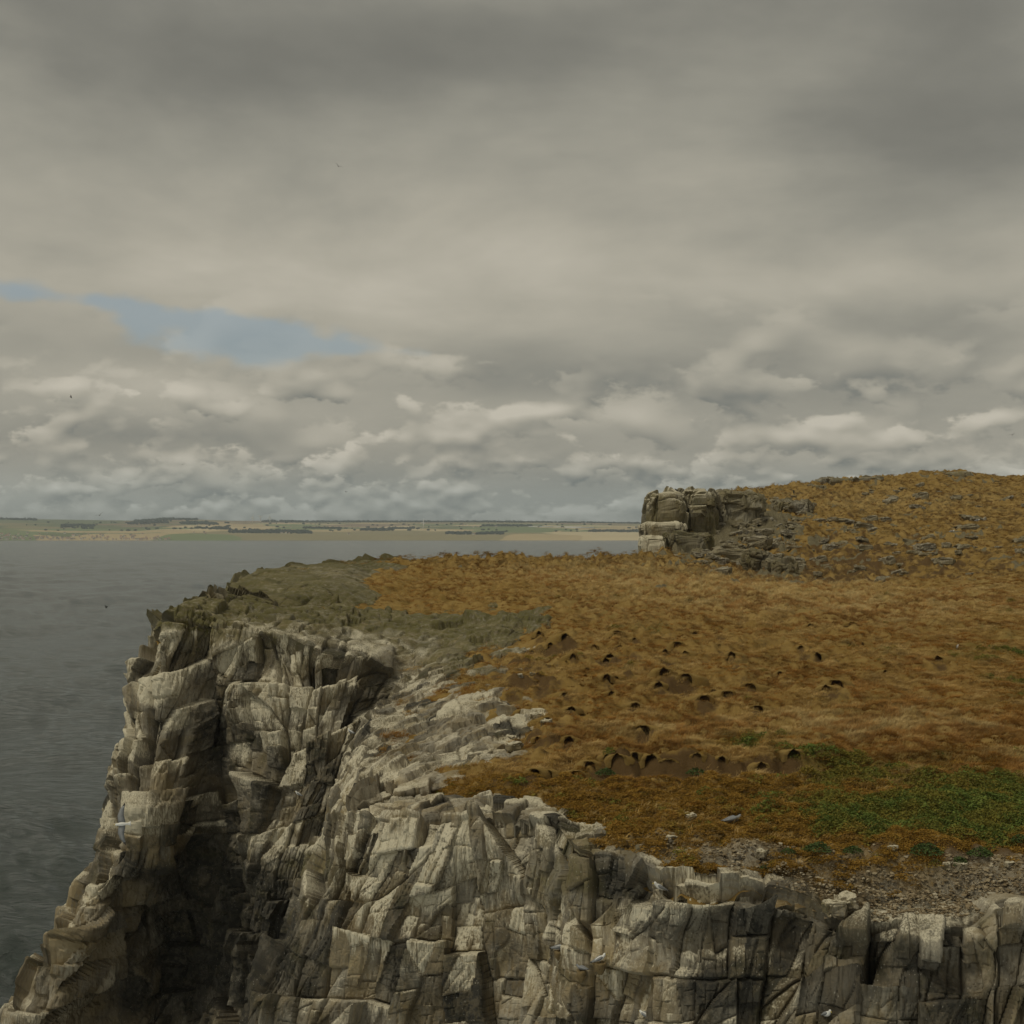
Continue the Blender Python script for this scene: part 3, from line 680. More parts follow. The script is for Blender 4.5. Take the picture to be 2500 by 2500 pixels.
BTURF = [(1344,1574),(1379,1554),(1507,1544),(1548,1561),(1697,1543),(1655,1572),(1624,1586),(1674,1597),(1399,1600),(1480,1613),(1489,1603),(1383,1614),(1433,1633),(1430,1648),(1481,1655),(1504,1655),(1622,1642),(1675,1658),(1608,1673),(1493,1692),(1377,1695),(1743,1686),(1719,1706),(1778,1701),(1276,1735),(1551,1726),(1299,1588),(1316,1543),(1450,1577),(1514,1577),(1787,1598),(1756,1577),(1979,1524),(2080,1519),(1810,1530),(1955,1581),(2103,1571),(1904,1641),(1997,1607),(2292,1610),(2043,1672),(2018,1687),(1831,1677),(1306,1886),(1338,1890),(1389,1812),(1313,1804),(1335,1760),(1395,1730),(1850,1730),(2160,1640),(1570,1780)]
BBANK = [(1440,1868),(1483,1870),(1509,1877),(1550,1868),(1590,1875),(1632,1868),(1702,1857),(1762,1870),(1407,1890),(1860,1881),(1939,1864)]
def burrow_xy(px, py):
    D = np.linspace(42, 140, 900); x = (px-CX)/F*D; z = tps(x, D)+.15; s = np.where(z >= -(py-CY)/F*D)[0]; k = s[0] if len(s) else 500
    return x[k], D[k]
_br = np.random.default_rng(31)
BXY = []
def terrain(x, y):
    """height and cover of the ground"""
    x = np.asarray(x, float); y = np.asarray(y, float); z = tps(x, y)
    px = CX+x/y*F; py = CY-z/y*F
    p = np.stack([x, y, 0*x], 1)
    far = sstep(y, 118, 140)
    lump = fbm(p*.55, 3, 401)*.30+np.abs(fbm(p*1.1, 3, 402))*.42+fbm(p*3., 2, 403)*.05
    lump = lump*(.65+.45*sstep(px, 2600, 1500))
    carve = np.clip(g2(px, py, Z_CARVE), 0, 1.1)
    z = z-carve*.55+lump*(1-.7*np.clip(carve, 0, 1))*(1+.5*far)+fbm(p*.12, 3, 404)*.35*sstep(y, 50, 75)
    # undercut bank with burrows across the middle of the turf
    bl = 54.7+.5*fbm(np.stack([x*.35, 0*x, 0*x], 1), 4, 88); wx = sstep(px, 1395, 1450)*(1-sstep(px, 2010, 2080))
    z = z+.52*wx*sstep(y-bl, -.10, .10)*(1-sstep(y-bl, .5, 5.))-.15*wx*np.exp(-((y-bl+.7)/.7)**2)
    # bowl in the rubble above the front cliff
    z = z-.42*np.exp(-((px-2230)/190)**2-((y-42.6)/1.0)**2)+.18*np.exp(-((px-2250)/230)**2-((y-44.1)/.5)**2)
    nz = fbm(p*.45, 4, 410); nq = fbm(p*1.3, 3, 411); pit = np.zeros(len(x))
    for bx, by, bs in BXY:
        m = (np.abs(x-bx) < 2) & (np.abs(y-by) < 3)
        if m.any(): pit[m] = np.maximum(pit[m], np.exp(-((x[m]-bx)/(.42*bs))**2-((y[m]-by+.45*bs)/(.55*bs))**2)*bs)
    rock = g2(px, py, Z_ROCK)+.04*far+nz*.40-.12+.2*nq
    rock = np.where(far > 0, rock, rock-.15)
    rm = sstep(rock, .34, .5)
    soil = g2(px, py, Z_SOIL)+.34*nq-.05+.14*np.exp(-((px-1600)/420)**2-((py-1600)/140)**2)+far*(.14+.35*np.clip(nq, 0, 1))  # bare soil, plus noise patches painting shade between tussocks as soil colour
    green = g2(px, py, Z_GREEN)*.85+nz*.34+nq*.28-.14; straw = g2(px, py, Z_STRAW)+nz*.22
    scree = g2(px, py, Z_SCREE); scree = (scree+nq*.25)*sstep(scree, .08, .35)
    soil = soil+.55*pit+1.1*wx*np.exp(-((y-bl+.45)/.6)**2)
    return z, px, py, far, rm, np.clip(soil, 0, 1), np.clip(green, 0, 1), np.clip(straw, 0, 1), np.clip(scree, 0, 1)
def build_terrain():
    ys = 41.2*np.exp(np.linspace(0, math.log(246/41.2), 430)); ts = np.linspace(-.27, .46, 700)
    Y, T = np.meshgrid(ys, ts, indexing='ij'); X = T*Y
    x = X.ravel(); y = Y.ravel(); z, px, py, far, rm, soil, green, straw, scree = terrain(x, y)
    m = rm > .01
    if m.any():
        P = np.stack([x, y, z], 1)[m]; n = np.tile([0, -.3, .95], (m.sum(), 1))
        d, i1, i2 = rock_disp(P, n, (2.6, 2.6, 1.6), rotm(8, 6, 20), 901, [(1., .55, .34, .0, .25, .12, .15), (.42, .22, .3, 0, .12, .1, .1)], .5)
        z[m] += (d*.3+.12)*rm[m]
    cd = crest_dist(x, y)
    z = z-1.6*(1-sstep(cd, .3, 2.4))*np.where(y < 60, np.where(px < 1350, .8, .35), 1.)
    keep = inside(x, y)
    nr, nc = Y.shape; Fq = grid_faces(nr, nc)
    Fq = Fq[keep[Fq].all(1)]
    vi, inv = np.unique(Fq, return_inverse=True)
    V = np.stack([x, y, z], 1)[vi]
    za = np.stack([soil, green, straw], 1)[vi]; zb = np.stack([rm, scree, soil*0], 1)[vi]
    o = obj('grassland', np_mesh('grassland', V, inv.reshape(-1, 4)[:, ::-1], {'zone_a': za, 'zone_b': zb}, True), TURF)
    tag(o, 'golden brown turf covering the top of the island', 'ground', kind='structure')
    return o
def ground_hit(px, py, d0=42., d1=235.):
    D = np.linspace(d0, d1, 900); x = (px-CX)/F*D; z = terrain(x, D)[0]; ray = -(py-CY)/F*D
    s = np.where(z >= ray)[0]
    if not len(s): return None
    k = s[0]; return np.array([x[k], D[k], z[k]])
BHIT = [ground_hit(px, py+5, 42., 140.) for px, py in BTURF]
BHIT = [(h, _br.choice([.7, .85, 1., 1.2, 1.5])) for h in BHIT if h is not None]
_ex = [(ground_hit(float(_br.uniform(1300, 2350)), float(_br.uniform(1470, 1800)), 42., 140.), float(_br.uniform(.5, 1.1))) for _ in range(80)]
BXY = np.array([(h[0], h[1], s) for h, s in BHIT+_ex if h is not None])
GROUND = build_terrain()
# ---------------------------------------------------------------- sea
def sea_material():
    m, t, b = material('sea_water', .14, .5)
    p = t.new('ShaderNodeNewGeometry').outputs['Position']
    b.inputs['Base Color'].default_value = (.032, .043, .036, 1); b.inputs['IOR'].default_value = 1.33
    n = t.noise(t.vm('MULTIPLY', p, (.7, 1., 1.)), .55, 7, .62, .5)
    bp = t.new('ShaderNodeBump'); bp.inputs['Strength'].default_value = .9; bp.inputs['Distance'].default_value = 1.0
    t.l.new(n, bp.inputs['Height'])
    n2 = t.noise(t.vm('MULTIPLY', p, (.6, 1., 1.)), .22, 5, .6, .3)
    bp2 = t.new('ShaderNodeBump'); bp2.inputs['Strength'].default_value = .7; bp2.inputs['Distance'].default_value = 1.8
    t.l.new(n2, bp2.inputs['Height']); t.l.new(bp.outputs[0], bp2.inputs['Normal']); t.l.new(bp2.outputs[0], b.inputs['Normal'])
    foam = t.m('MULTIPLY', t.smooth(n, .735, .78), t.smooth(t.noise(p, .02, 3, .5), .5, .62))
    t.l.new(t.mix(foam, (.032, .043, .036), (.5, .5, .48)), b.inputs['Base Color'])
    return m
def build_sea():
    ys = 60*np.exp(np.linspace(0, math.log(30000/60), 430)); ts = np.concatenate([np.linspace(-1.6, -.46, 30, endpoint=False), np.linspace(-.46, .12, 300, endpoint=False), np.linspace(.12, 1.6, 40)])
    Y, T = np.meshgrid(ys, ts, indexing='ij'); X = T*Y; x = X.ravel(); y = Y.ravel()
    z = np.zeros(len(x)); r = np.random.default_rng(3)
    for k in range(46):
        L = 2.2*1.085**k*(1+.2*r.random()); th = math.radians(-78+r.normal()*24); a = .020*L**.72*(.6+.8*r.random())
        ph = r.random()*6.28; kx, ky = math.sin(th)*2*math.pi/L, math.cos(th)*2*math.pi/L
        # fade waves finer than the mesh
        fade = np.clip(L/(y*.012)-.6, 0, 1); s = np.sin(kx*x+ky*y+ph+.8*fbm(np.stack([x, y, 0*y], 1)/(L*6)+k, 1, k) if False else kx*x+ky*y+ph)
        z += a*fade*(s+.25*np.abs(s))*.8
    mod = .6+.5*fbm(np.stack([x, y, 0*x], 1)/60., 3, 12)
    z = z*mod*np.clip(1600/y, 0, 1)
    o = obj('sea', np_mesh('sea', np.stack([x, y, z+SEA], 1), grid_faces(*Y.shape)[:, ::-1], None, True), sea_material())
    tag(o, 'grey rippled sea between the island and the far shore', 'sea', kind='structure')
build_sea()

# ---------------------------------------------------------------- far shore: fields, woods, town, turbines
SHORE = 8000.
def shore_base_px(px): return np.interp(px, [-400, 0, 800, 1600, 2000], [1318, 1317.5, 1317, 1313.5, 1313])
RIDGE = ([-500,0,120,250,340,400,480,560,640,720,800,1000,1200,1300,1420,1600,1900], [1268,1266,1268,1270,1271,1266,1268,1271,1272,1273,1274,1274,1274,1275,1276,1278,1280])
def coast_z(x, y):
    px = CX+x/y*F; f = np.clip((y-SHORE)/4200., 0, 1)
    yr = SHORE+4200
    top = -(np.interp(px, *RIDGE)-CY)/F*yr
    z = SEA+(top-SEA)*(.16*sstep(f, 0, .05)+.84*f**.85)
    p = np.stack([x, y, 0*x], 1)
    return z+fbm(p/900., 3, 71)*9*sstep(f, .02, .3)*(1-sstep(f, .8, 1))
def build_coast():
    ys = SHORE+np.concatenate([np.linspace(-60, 300, 24, endpoint=False), np.linspace(300, 4700, 120)]); ts = np.linspace(-.46, .16, 520)
    Y, T = np.meshgrid(ys, ts, indexing='ij'); X = T*Y; x = X.ravel(); y = Y.ravel()
    z = coast_z(x, y); z = np.where(y < SHORE, SEA-3, z); z = np.where(y > SHORE+4300, z-(y-SHORE-4300)*.12, z)
    p = np.stack([x, y, 0*x], 1)
    H1, O1, H2, O2, e = blocks(p+np.stack([fbm(p/500., 2, 5), fbm(p/500., 2, 6), 0*x], 1)*60, (520., 430., 1e6), rotm(0, 0, 12), 17, .7, 6)
    e0 = empty('far_shore'); tag(e0, 'low far shore of fields and woods across the water', 'coast', kind='structure')
    Fq = grid_faces(*Y.shape)[:, ::-1]
    fid = H1[Fq[:, 0]]
    cols = [('stubble_field', (.52, .40, .21)), ('ripe_field', (.62, .50, .29)), ('pasture', (.16, .18, .075)), ('green_field', (.20, .24, .095)), ('ploughed_field', (.30, .21, .125)), ('rough_field', (.30, .25, .12))]
    mats = [plain(n, c, .95, .18, .004) for n, c in cols]
    order = np.argsort(fid, kind='stable'); uq, st, cnt = np.unique(fid[order], return_index=True, return_counts=True)
    V = np.stack([x, y, z], 1)
    left = []
    for u, s, c in zip(uq, st, cnt):
        f = Fq[order[s:s+c]]; ctr = V[f.ravel()].mean(0); cpx = CX+ctr[0]/ctr[1]*F
        k = int(h01(np.array([u], np.uint32), 3)[0]*6) % 6; fy = (ctr[1]-SHORE)/4200
        w = h01(np.array([u], np.uint32), 4)[0]
        if cpx < 420: k = [2, 2, 2, 5, 2, 4][k] if fy > .3 else [2, 3, 0, 3, 2, 5][k]
        if fy < .18 and cpx > 560: k = 5 if cpx < 1250 else [0, 0, 1, 1, 0, 1][k]
        elif cpx >= 420 and .15 < fy < .6: k = [0, 1, 1, 3, 0, 2][k]
        vi, inv = np.unique(f, return_inverse=True); o = obj('field', np_mesh('field', V[vi]-ctr, inv.reshape(-1, 4), None, True), mats[k], e0); o.location = ctr
    return e0
COAST = build_coast()

def ico(sub=1):
    import bmesh
    bm = bmesh.new(); bmesh.ops.create_icosphere(bm, subdivisions=sub, radius=1.)
    v = np.array([q.co[:] for q in bm.verts]); f = np.array([[q.index for q in p.verts] for p in bm.faces]); bm.free(); return v, f
ICO1, ICO2 = ico(1), ico(2)
def blob_mass(centres, radii, seed, base=ICO1):
    r = np.random.default_rng(seed); Vs = []; Fs = []
    bv, bf = base
    for i, (c, rad) in enumerate(zip(centres, radii)):
        Vs.append(c+bv*rad*(1+r.uniform(-.3, .3, (len(bv), 1)))); Fs.append(bf+i*len(bv))
    return np.concatenate(Vs), np.concatenate(Fs)
WOODM = plain('far_wood', (.022, .030, .014), 1., .4, .03)
def woods():
    r = np.random.default_rng(21)
    specs = [(330,420,.86,.98,160,'dark wood crowning the far shore hill on the left'),(400,480,.9,1.,110,'rounded wood on the far shore skyline'),(640,800,.92,1.,260,'long skyline wood beside the white turbines'),(800,960,.94,1.,220,'skyline wood in the middle of the far shore'),(960,1280,.94,1.,380,'long dark wood on the far shore skyline right of the lone turbine'),(1280,1620,.95,1.,260,'thin wood on the far skyline towards the island stack'),
             (150,230,.32,.5,90,'dark copse on the slope above the town'),(310,410,.55,.66,110,'dark hedge wood among far fields'),(440,530,.52,.62,110,'compact far wood among pale fields'),(560,760,.10,.2,240,'dark wood just above the far water'),(740,830,.28,.36,110,'dark strip of trees among stubble fields'),(950,1010,.34,.46,80,'square copse in a pale far field'),(1090,1150,.06,.12,70,'trees by the water around pale farm buildings'),(1165,1230,.06,.11,60,'low trees beside the far beach'),(1180,1300,.5,.56,90,'row of trees along far tan fields'),(1440,1560,.2,.3,90,'trees by pale far farm near the stack'),(0,90,.86,1.,90,'wood on the far left skyline'),(880,960,.2,.25,60,'low hedge trees on the far shore'),(480,560,.22,.28,60,'small trees behind the town end')]
    for a, b, f0, f1, n, lab in specs:
        px = r.uniform(a, b, n); f = r.uniform(f0, f1, n); y = SHORE+4200*f; x = (px-CX)/F*y; z = coast_z(x, y)
        h = r.uniform(7, 13, n)
        C = np.stack([x, y, z+h*.45], 1); rad = np.stack([h*r.uniform(.8, 1.6, n), h*.8, h*.75], 1)
        V, Fc = blob_mass(C, rad, int(a)); ctr = V.mean(0)
        o = obj('wood', np_mesh('wood', V-ctr, Fc, None, False), WOODM); o.location = ctr; tag(o, lab, 'wood', 'woods on the far shore', 'stuff')
    # hedgerow trees one by one
    k = 0
    tv, tf = ICO1; tv = tv*np.array([1, 1, .85])*(1+np.random.default_rng(4).uniform(-.2, .2, (len(tv), 1)))
    me = np_mesh('hedge_tree', tv, tf); me.materials.append(WOODM)
    for i in range(130):
        px = r.uniform(60, 1560); f = r.choice([.22, .3, .42, .5, .66, .74])+r.normal()*.012; y = SHORE+4200*f; x = (px-CX)/F*y; z = float(coast_z(np.array([x]), np.array([y]))[0])
        o = obj('hedge_tree', me); o.location = (x, y, z+4); s = r.uniform(5, 10); o.scale = (s*r.uniform(1, 2), s, s); tag(o, 'small dark hedgerow tree between the far fields', 'tree', 'hedgerow trees on the far shore')
woods()
def houses():
    r = np.random.default_rng(5)
    v = [(-1,-1,-1),(1,-1,-1),(1,1,-1),(-1,1,-1),(-1,-1,1),(1,-1,1),(1,1,1),(-1,1,1),(-1.05,0,2.),(1.05,0,2.)]
    f = [(0,1,5,4),(1,2,6,5),(2,3,7,6),(3,0,4,7),(4,5,9,8),(6,7,8,9),(5,6,9),(7,4,8)]
    wal = [plain('pale_wall', (.78, .74, .66), .9, .1), plain('stone_wall', (.55, .49, .40), .9, .1), plain('pink_wall', (.66, .55, .46), .9, .1)]
    roof = [plain('tile_roof', (.36, .19, .12), .9, .1), plain('slate_roof', (.10, .095, .09), .8, .1)]
    mes = []
    for w in wal:
        for q in roof:
            me = bpy.data.meshes.new('house'); me.from_pydata(v, [], f); me.materials.append(w); me.materials.append(q)
            me.polygons.foreach_set('material_index', [0, 0, 0, 0, 1, 1, 0, 0]); mes.append(me)
    for i in range(235):
        px = 420*r.random()**1.4 - 4 if i < 205 else r.choice([345, 480, 505, 1130, 1160, 1200, 850, 700, 760])+r.normal()*8
        f = abs(r.normal())*.02+.004 if i < 205 else r.choice([.05, .09, .4, .62])+r.random()*.01
        if i < 205 and px > 330: f *= .5
        y = SHORE+4200*f; x = (px-CX)/F*y; z = float(coast_z(np.array([x]), np.array([y]))[0])
        o = obj('house', mes[r.integers(6)]); s = r.uniform(2.4, 3.8); o.scale = (s*r.uniform(1.1, 2.0), s, s); o.location = (x, y, z+s*.9); o.rotation_euler = (0, 0, r.uniform(-.5, .5))
        if i < 205: tag(o, 'small house of the town along the far shore', 'house', 'houses of the far shore town')
        else: tag(o, 'small farm building among the fields of the far shore', 'building', 'farm buildings on the far shore')
houses()
WHITE = plain('white_paint', (.78, .77, .74), .5, .05)
def turbine(px, f, hgt, lab, rot):
    y = SHORE+4200*f; x = (px-CX)/F*y; z = float(coast_z(np.array([x]), np.array([y]))[0])
    e = empty('wind_turbine', (x, y, z)); tag(e, lab, 'wind turbine', 'wind turbines on the far shore')
    MB().tube([(0, 0, -2), (0, 0, hgt)], [3.6, 2.4], 10).build('tower', WHITE, e)
    MB().tube([(0, -5, hgt+1), (0, 5, hgt+1)], [2, 2.4], 8).build('nacelle', WHITE, e)
    MB().tube([(0, -5, hgt+1), (0, -7, hgt+1)], [2, .6], 8).build('hub', WHITE, e)
    for k in range(3):
        a = rot+k*2*math.pi/3; L = hgt*.55
        rings = []
        for s in (0, .2, .6, 1.):
            w = np.interp(s, [0, .2, 1], [1.6, 2.8, .8]); c = Vector((math.sin(a)*L*s, -6.2, hgt+1+math.cos(a)*L*s)); t = Vector((math.cos(a), 0, -math.sin(a)))
            rings.append([c+t*w, c+Vector((0, .4, 0)), c-t*w, c-Vector((0, .4, 0))])
        MB().loft(rings).build('blade', WHITE, e)
turbine(617, .82, 44, 'leftmost of the three white turbines on the far skyline', .3); turbine(636, .83, 50, 'middle white turbine of the three on the far skyline', 1.1); turbine(659, .81, 48, 'rightmost of the three white turbines on the far skyline', 2.)
turbine(1034, .3, 44, 'lone white turbine standing among the stubble fields', .1)
e = empty('radio_mast', tuple(np.array([(1216-CX)/F*12000., 12000., 60.]))); tag(e, 'thin grey mast rising above the far skyline wood', 'mast')
MB().tube([(0, 0, 0), (0, 0, 62)], [1.8, .8], 6).build('mast_pole', plain('mast_grey', (.3, .3, .3)), e); MB().tube([(0, 0, 50), (0, 0, 58)], [2.2, 2.2], 6).build('antenna', WHITE, e)
# long pale polytunnels
TUN = plain('polytunnel', (.62, .63, .60), .5, .08)
for i, (px0, px1, f) in enumerate([(1290, 1350, .44), (1352, 1420, .445), (1380, 1450, .40)]):
    y = SHORE+4200*f; x0, x1 = (px0-CX)/F*y, (px1-CX)/F*y; z = float(coast_z(np.array([(x0+x1)/2]), np.array([y]))[0])
    rings = [[Vector((xx, y+math.cos(a)*12, z+math.sin(a)*6)) for a in np.linspace(0, math.pi, 9)] for xx in (x0, x1)]
    tag(MB().loft(rings).build('polytunnel', TUN), ['long pale polytunnel at the left of the far tunnel row', 'long pale polytunnel at the right of the far tunnel row', 'pale polytunnel in front of the far tunnel row'][i], 'polytunnel')
# ---------------------------------------------------------------- free-standing rock masses made of jointed blocks
def split_parts(V, Fq, fid, nrm, za, zb, parent, part_name, limit, mat, minf=30):
    order = np.argsort(fid, kind='stable'); uq, st, cnt = np.unique(fid[order], return_index=True, return_counts=True)
    big = np.argsort(-cnt)[:limit]; big = [k for k in big if cnt[k] > minf]; ss = set(big)
    def mk(name, f, skirt):
        vi, inv = np.unique(f, return_inverse=True); f = inv.reshape(-1, 4); v = V[vi]; a = za[vi]; b = zb[vi]
        if skirt:
            e = np.concatenate([f[:, [0, 1]], f[:, [1, 2]], f[:, [2, 3]], f[:, [3, 0]]]); es = np.sort(e, 1)
            _, idx, c = np.unique(es[:, 0].astype(np.int64)*len(vi)+es[:, 1], return_index=True, return_counts=True)
            be = e[idx[c == 1]]
            if len(be):
                bv, binv = np.unique(be, return_inverse=True); bi = binv.reshape(-1, 2)
                f = np.concatenate([f, np.stack([be[:, 1], be[:, 0], len(v)+bi[:, 0], len(v)+bi[:, 1]], 1)])
                v = np.concatenate([v, v[bv]-nrm[vi[bv]]*.4]); a = np.concatenate([a, a[bv]]); b = np.concatenate([b, b[bv]])
        return obj(name, np_mesh(name, v, f, {'zone_a': a, 'zone_b': b}), mat, parent)
    for k in big: mk(part_name, Fq[order[st[k]:st[k]+cnt[k]]], True)
    rest = [k for k in range(len(uq)) if k not in ss]
    if rest: tag(mk('rock_mass', np.concatenate([Fq[order[st[k]:st[k]+cnt[k]]] for k in rest]), False), kind='stuff')
def rock_body(nu, nv, half, power=3.5, bsize=1.5, amp=.3, seed=1, rot=(5, -8, 20), guano=.3, dark=.1, olive=.35, taper=.0, flat_bottom=-.5, pale=0.):
    """closed boxy rock; returns vertices (base at z=0), faces, ids, normals, zones"""
    u = np.linspace(0, 2*math.pi, nu+1)[:-1]; v = np.linspace(0, 1, nv)
    th = math.pi/2-v*(math.pi/2-math.asin(flat_bottom) if False else math.pi*.78)
    U, TH = np.meshgrid(u, th); e = 2/power
    sp = lambda c: np.sign(c)*np.abs(c)**e
    X = sp(np.cos(TH))*sp(np.cos(U)); Y = sp(np.cos(TH))*sp(np.sin(U)); Z = sp(np.sin(TH))
    B = np.stack([X, Y, Z], -1)
    B[..., 0] *= half[0]*(1-taper*Z); B[..., 1] *= half[1]*(1-taper*Z); B[..., 2] *= half[2]
    du = np.roll(B, -1, 1)-np.roll(B, 1, 1); dv = np.gradient(B, axis=0); N = np.cross(du, dv); N /= np.maximum(np.linalg.norm(N, axis=-1, keepdims=True), 1e-6)
    if (N*B).sum() < 0: N = -N
    N[0] = (0, 0, 1)
    P = B.reshape(-1, 3); n = N.reshape(-1, 3)
    off = np.array([seed*13.7, seed*7.1, seed*3.3])
    side = np.abs(n[:, 2]) < .75; d = np.zeros(len(P)); i1 = np.zeros(len(P), np.int64); i2 = np.zeros(len(P), np.int64)
    lv = [(bsize, amp, .16, amp*.55, .12), (bsize*.45, amp*.35, .13, amp*.3, .08), (bsize*.22, amp*.12, .1, amp*.1, .06)][:(3 if nu > 60 else 2)]
    uu = np.broadcast_to(u[None], (nv, nu)).ravel()*(half[0]+half[1])*.62; wb = fbm((P+off)*.5, 2, seed+9)*.12*bsize
    for msk, a_, b_, sd, asp in ((side, uu+wb, P[:, 2]+wb, seed*31, 1.6), (~side, P[:, 0]+wb, P[:, 1]-wb, seed*31+1, 1.)):
        if msk.any():
            dd, gr, j1, j2, _ = joints(a_[msk], b_[msk], sd, lv, aspect=asp, lean=5, dip=-6); d[msk] = dd-gr; i1[msk] = j1+(0 if asp > 1 else 50000); i2[msk] = j2+(0 if asp > 1 else 50000)
    i1 = i1.astype(np.uint32); i2 = i2.astype(np.uint32)
    d = d+fbm((P+off)*.35, 3, seed)*amp*.8
    Q = P+n*d[:, None]; Gq = Q.reshape(nv, nu, 3)
    du = np.roll(Gq, -1, 1)-np.roll(Gq, 1, 1); dv = np.gradient(Gq, axis=0); M = np.cross(du, dv); M /= np.maximum(np.linalg.norm(M, axis=-1, keepdims=True), 1e-6)
    if (M*N).sum() < 0: M = -M
    up = M[..., 2]
    led = sstep(up, .5, .8)*guano; g = led.copy(); run = np.zeros(nu); st = np.clip(.5+fbm(np.stack([np.cos(u)*9, np.sin(u)*9, u*0], 1), 3, seed), .1, 2)
    for r in range(1, nv):
        ds = np.linalg.norm(Gq[r]-Gq[r-1], axis=-1); run = np.maximum(run*np.exp(-ds/(st*bsize*.5)), led[r]); g[r] = np.maximum(g[r], run*.7)
    nz = fbm((P+off)*.6, 3, seed+3)
    g = g+pale*(.6+.8*h01(i2, 5).reshape(nv, nu))
    za = np.stack([g.ravel(), np.clip(dark+nz*.2, 0, 1), np.clip(olive+nz*.3, 0, 1)], 1); zb = np.stack([np.clip(.3+nz*.4, 0, 1), h01(i2, 21)*.6+h01(i1, 22)*.4, nz*0], 1)
    i = np.arange(nv*nu).reshape(nv, nu); j = np.roll(i, -1, 1)
    Fq = np.stack([i[:-1], i[1:], j[1:], j[:-1]], -1).reshape(-1, 4)
    return Q, Fq, i1, n, za, zb
def outcrop(name, px0, px1, py0, py1, D, depth, lab, seed, bsize=1.5, amp=.3, limit=60, grp=None, nu=120, nv=70, power=3.5, sink=1., **kw):
    hx = (px1-px0)/2/F*D; hz = (py1-py0)/2/F*D; c = at((px0+px1)/2, (py0+py1)/2, D)
    Q, Fq, i1, n, za, zb = rock_body(nu, nv, (hx, depth, hz*sink), power, bsize, amp, seed, **kw)
    # real size: the buried half reaches below the ground
    Q[:, 2] += hz*(1-sink)
    e = empty(name, tuple(c)); tag(e, lab, 'rock outcrop', grp)
    split_parts(Q, Fq[:, ::-1], i1[Fq[:, 0]].astype(np.int64), n, za, zb, e, 'rock_block', limit, ROCK)
    return e
OUTG = 'rock outcrops on the far rise'
outcrop('rock_stack', 1578, 1672, 1203, 1345, 166, 3.4, 'tall square rock stack at the sea end of the far rise', 1, 2.2, .5, guano=.75, pale=.12, dark=.12, olive=.55, power=5)
outcrop('rock_stack', 1662, 1742, 1202, 1345, 168, 3.0, 'blocky stack beside the tall one, dark cleft at its right edge', 2, 2.0, .5, guano=.6, olive=.55, power=5)
outcrop('rock_outcrop', 1726, 1860, 1200, 1330, 172, 3.2, 'broad rounded rock rib joining the stacks to the far rise', 3, 1.8, .45, guano=.1, olive=.5, power=3.5)
outcrop('rock_outcrop', 1567, 1668, 1277, 1345, 161.5, 2.6, 'pale topped ledge at the foot of the tall stack', 4, 1.5, .22, guano=1.1, pale=.3, olive=.05, power=8)
outcrop('rock_outcrop', 1564, 1622, 1309, 1372, 158.5, 2.2, 'white stained lowest ledge below the stack by the sea', 5, 1.2, .18, guano=1.2, pale=.75, olive=.0, power=7)
outcrop('rock_outcrop', 1612, 1738, 1303, 1368, 158.8, 2.4, 'dark green block face to the right of the white ledge', 6, 1.3, .3, guano=.25, olive=.6, dark=.35, power=6)
outcrop('rock_outcrop', 1812, 1880, 1348, 1410, 145, 2., 'dark fissured outcrop behind the brow of pale grass', 7, 1.1, .4, guano=.15, olive=.35, dark=.35)
outcrop('rock_outcrop', 1862, 1945, 1366, 1420, 143, 2., 'blocky outcrop right beside the dark fissured one behind the grass brow', 8, 1.2, .35, guano=.15, olive=.35, dark=.25)
outcrop('rock_outcrop', 2000, 2075, 1171, 1200, 205, 2.6, 'square edged outcrop at the left end of the hilltop skyline', 9, 1.6, .35, guano=.25, olive=.4, power=6, nu=80, nv=40)
outcrop('rock_outcrop', 2060, 2150, 1168, 1196, 206, 2.6, 'long low outcrop along the hilltop skyline', 10, 1.7, .3, guano=.2, olive=.4, power=6, nu=80, nv=40)
outcrop('rock_outcrop', 1968, 2010, 1186, 1210, 202, 2.2, 'small rock step below the left end of the hilltop', 11, 1.2, .3, guano=.3, olive=.4, nu=70, nv=36)
outcrop('rock_outcrop', 2275, 2370, 1154, 1180, 212, 2.6, 'low rock crest at the very top of the hill', 12, 1.6, .25, olive=.5, guano=.1, nu=80, nv=36)
outcrop('rock_outcrop', 1880, 1985, 1222, 1275, 181, 2.4, 'fissured rock band below the skyline saddle', 13, 1.3, .4, guano=.15, olive=.3, dark=.2)
outcrop('rock_outcrop', 2350, 2400, 1262, 1285, 175, 1.8, 'squarish dark rock on the right of the far rise', 14, 1.1, .3, guano=.2, olive=.3, dark=.3, nu=70, nv=36)

# smaller outcrops: a few kinds of rock, copied, each its own thing
PROTO = []
for k in range(8):
    Q, Fq, i1, n, za, zb = rock_body(26, 16, (1, .8, .55+.12*(k % 3)), 3.+k % 3, .8, .22, 40+k, guano=.2 if k < 4 else .9, olive=.3 if k < 4 else .2, dark=.06)
    me = np_mesh('rock_lump', Q, Fq[:, ::-1], {'zone_a': za, 'zone_b': zb}); me.materials.append(ROCK); PROTO.append(me)
def rubble_material():
    m, t, b = material('rubble_stone', .95, .2); k = t.sep(t.attr('zone_b', out=1))[1]
    n_ = t.noise(t.new('ShaderNodeNewGeometry').outputs['Position'], 30., 4, .6)
    t.l.new(t.ramp(t.m('ADD', t.m('MULTIPLY', k, .8), t.m('MULTIPLY', n_, .25)), [(.1, (.110, .078, .042)), (.55, (.235, .180, .105)), (.8, (.33, .27, .175)), (1., (.46, .41, .31))]), b.inputs['Base Color']); return m
RUB = rubble_material()
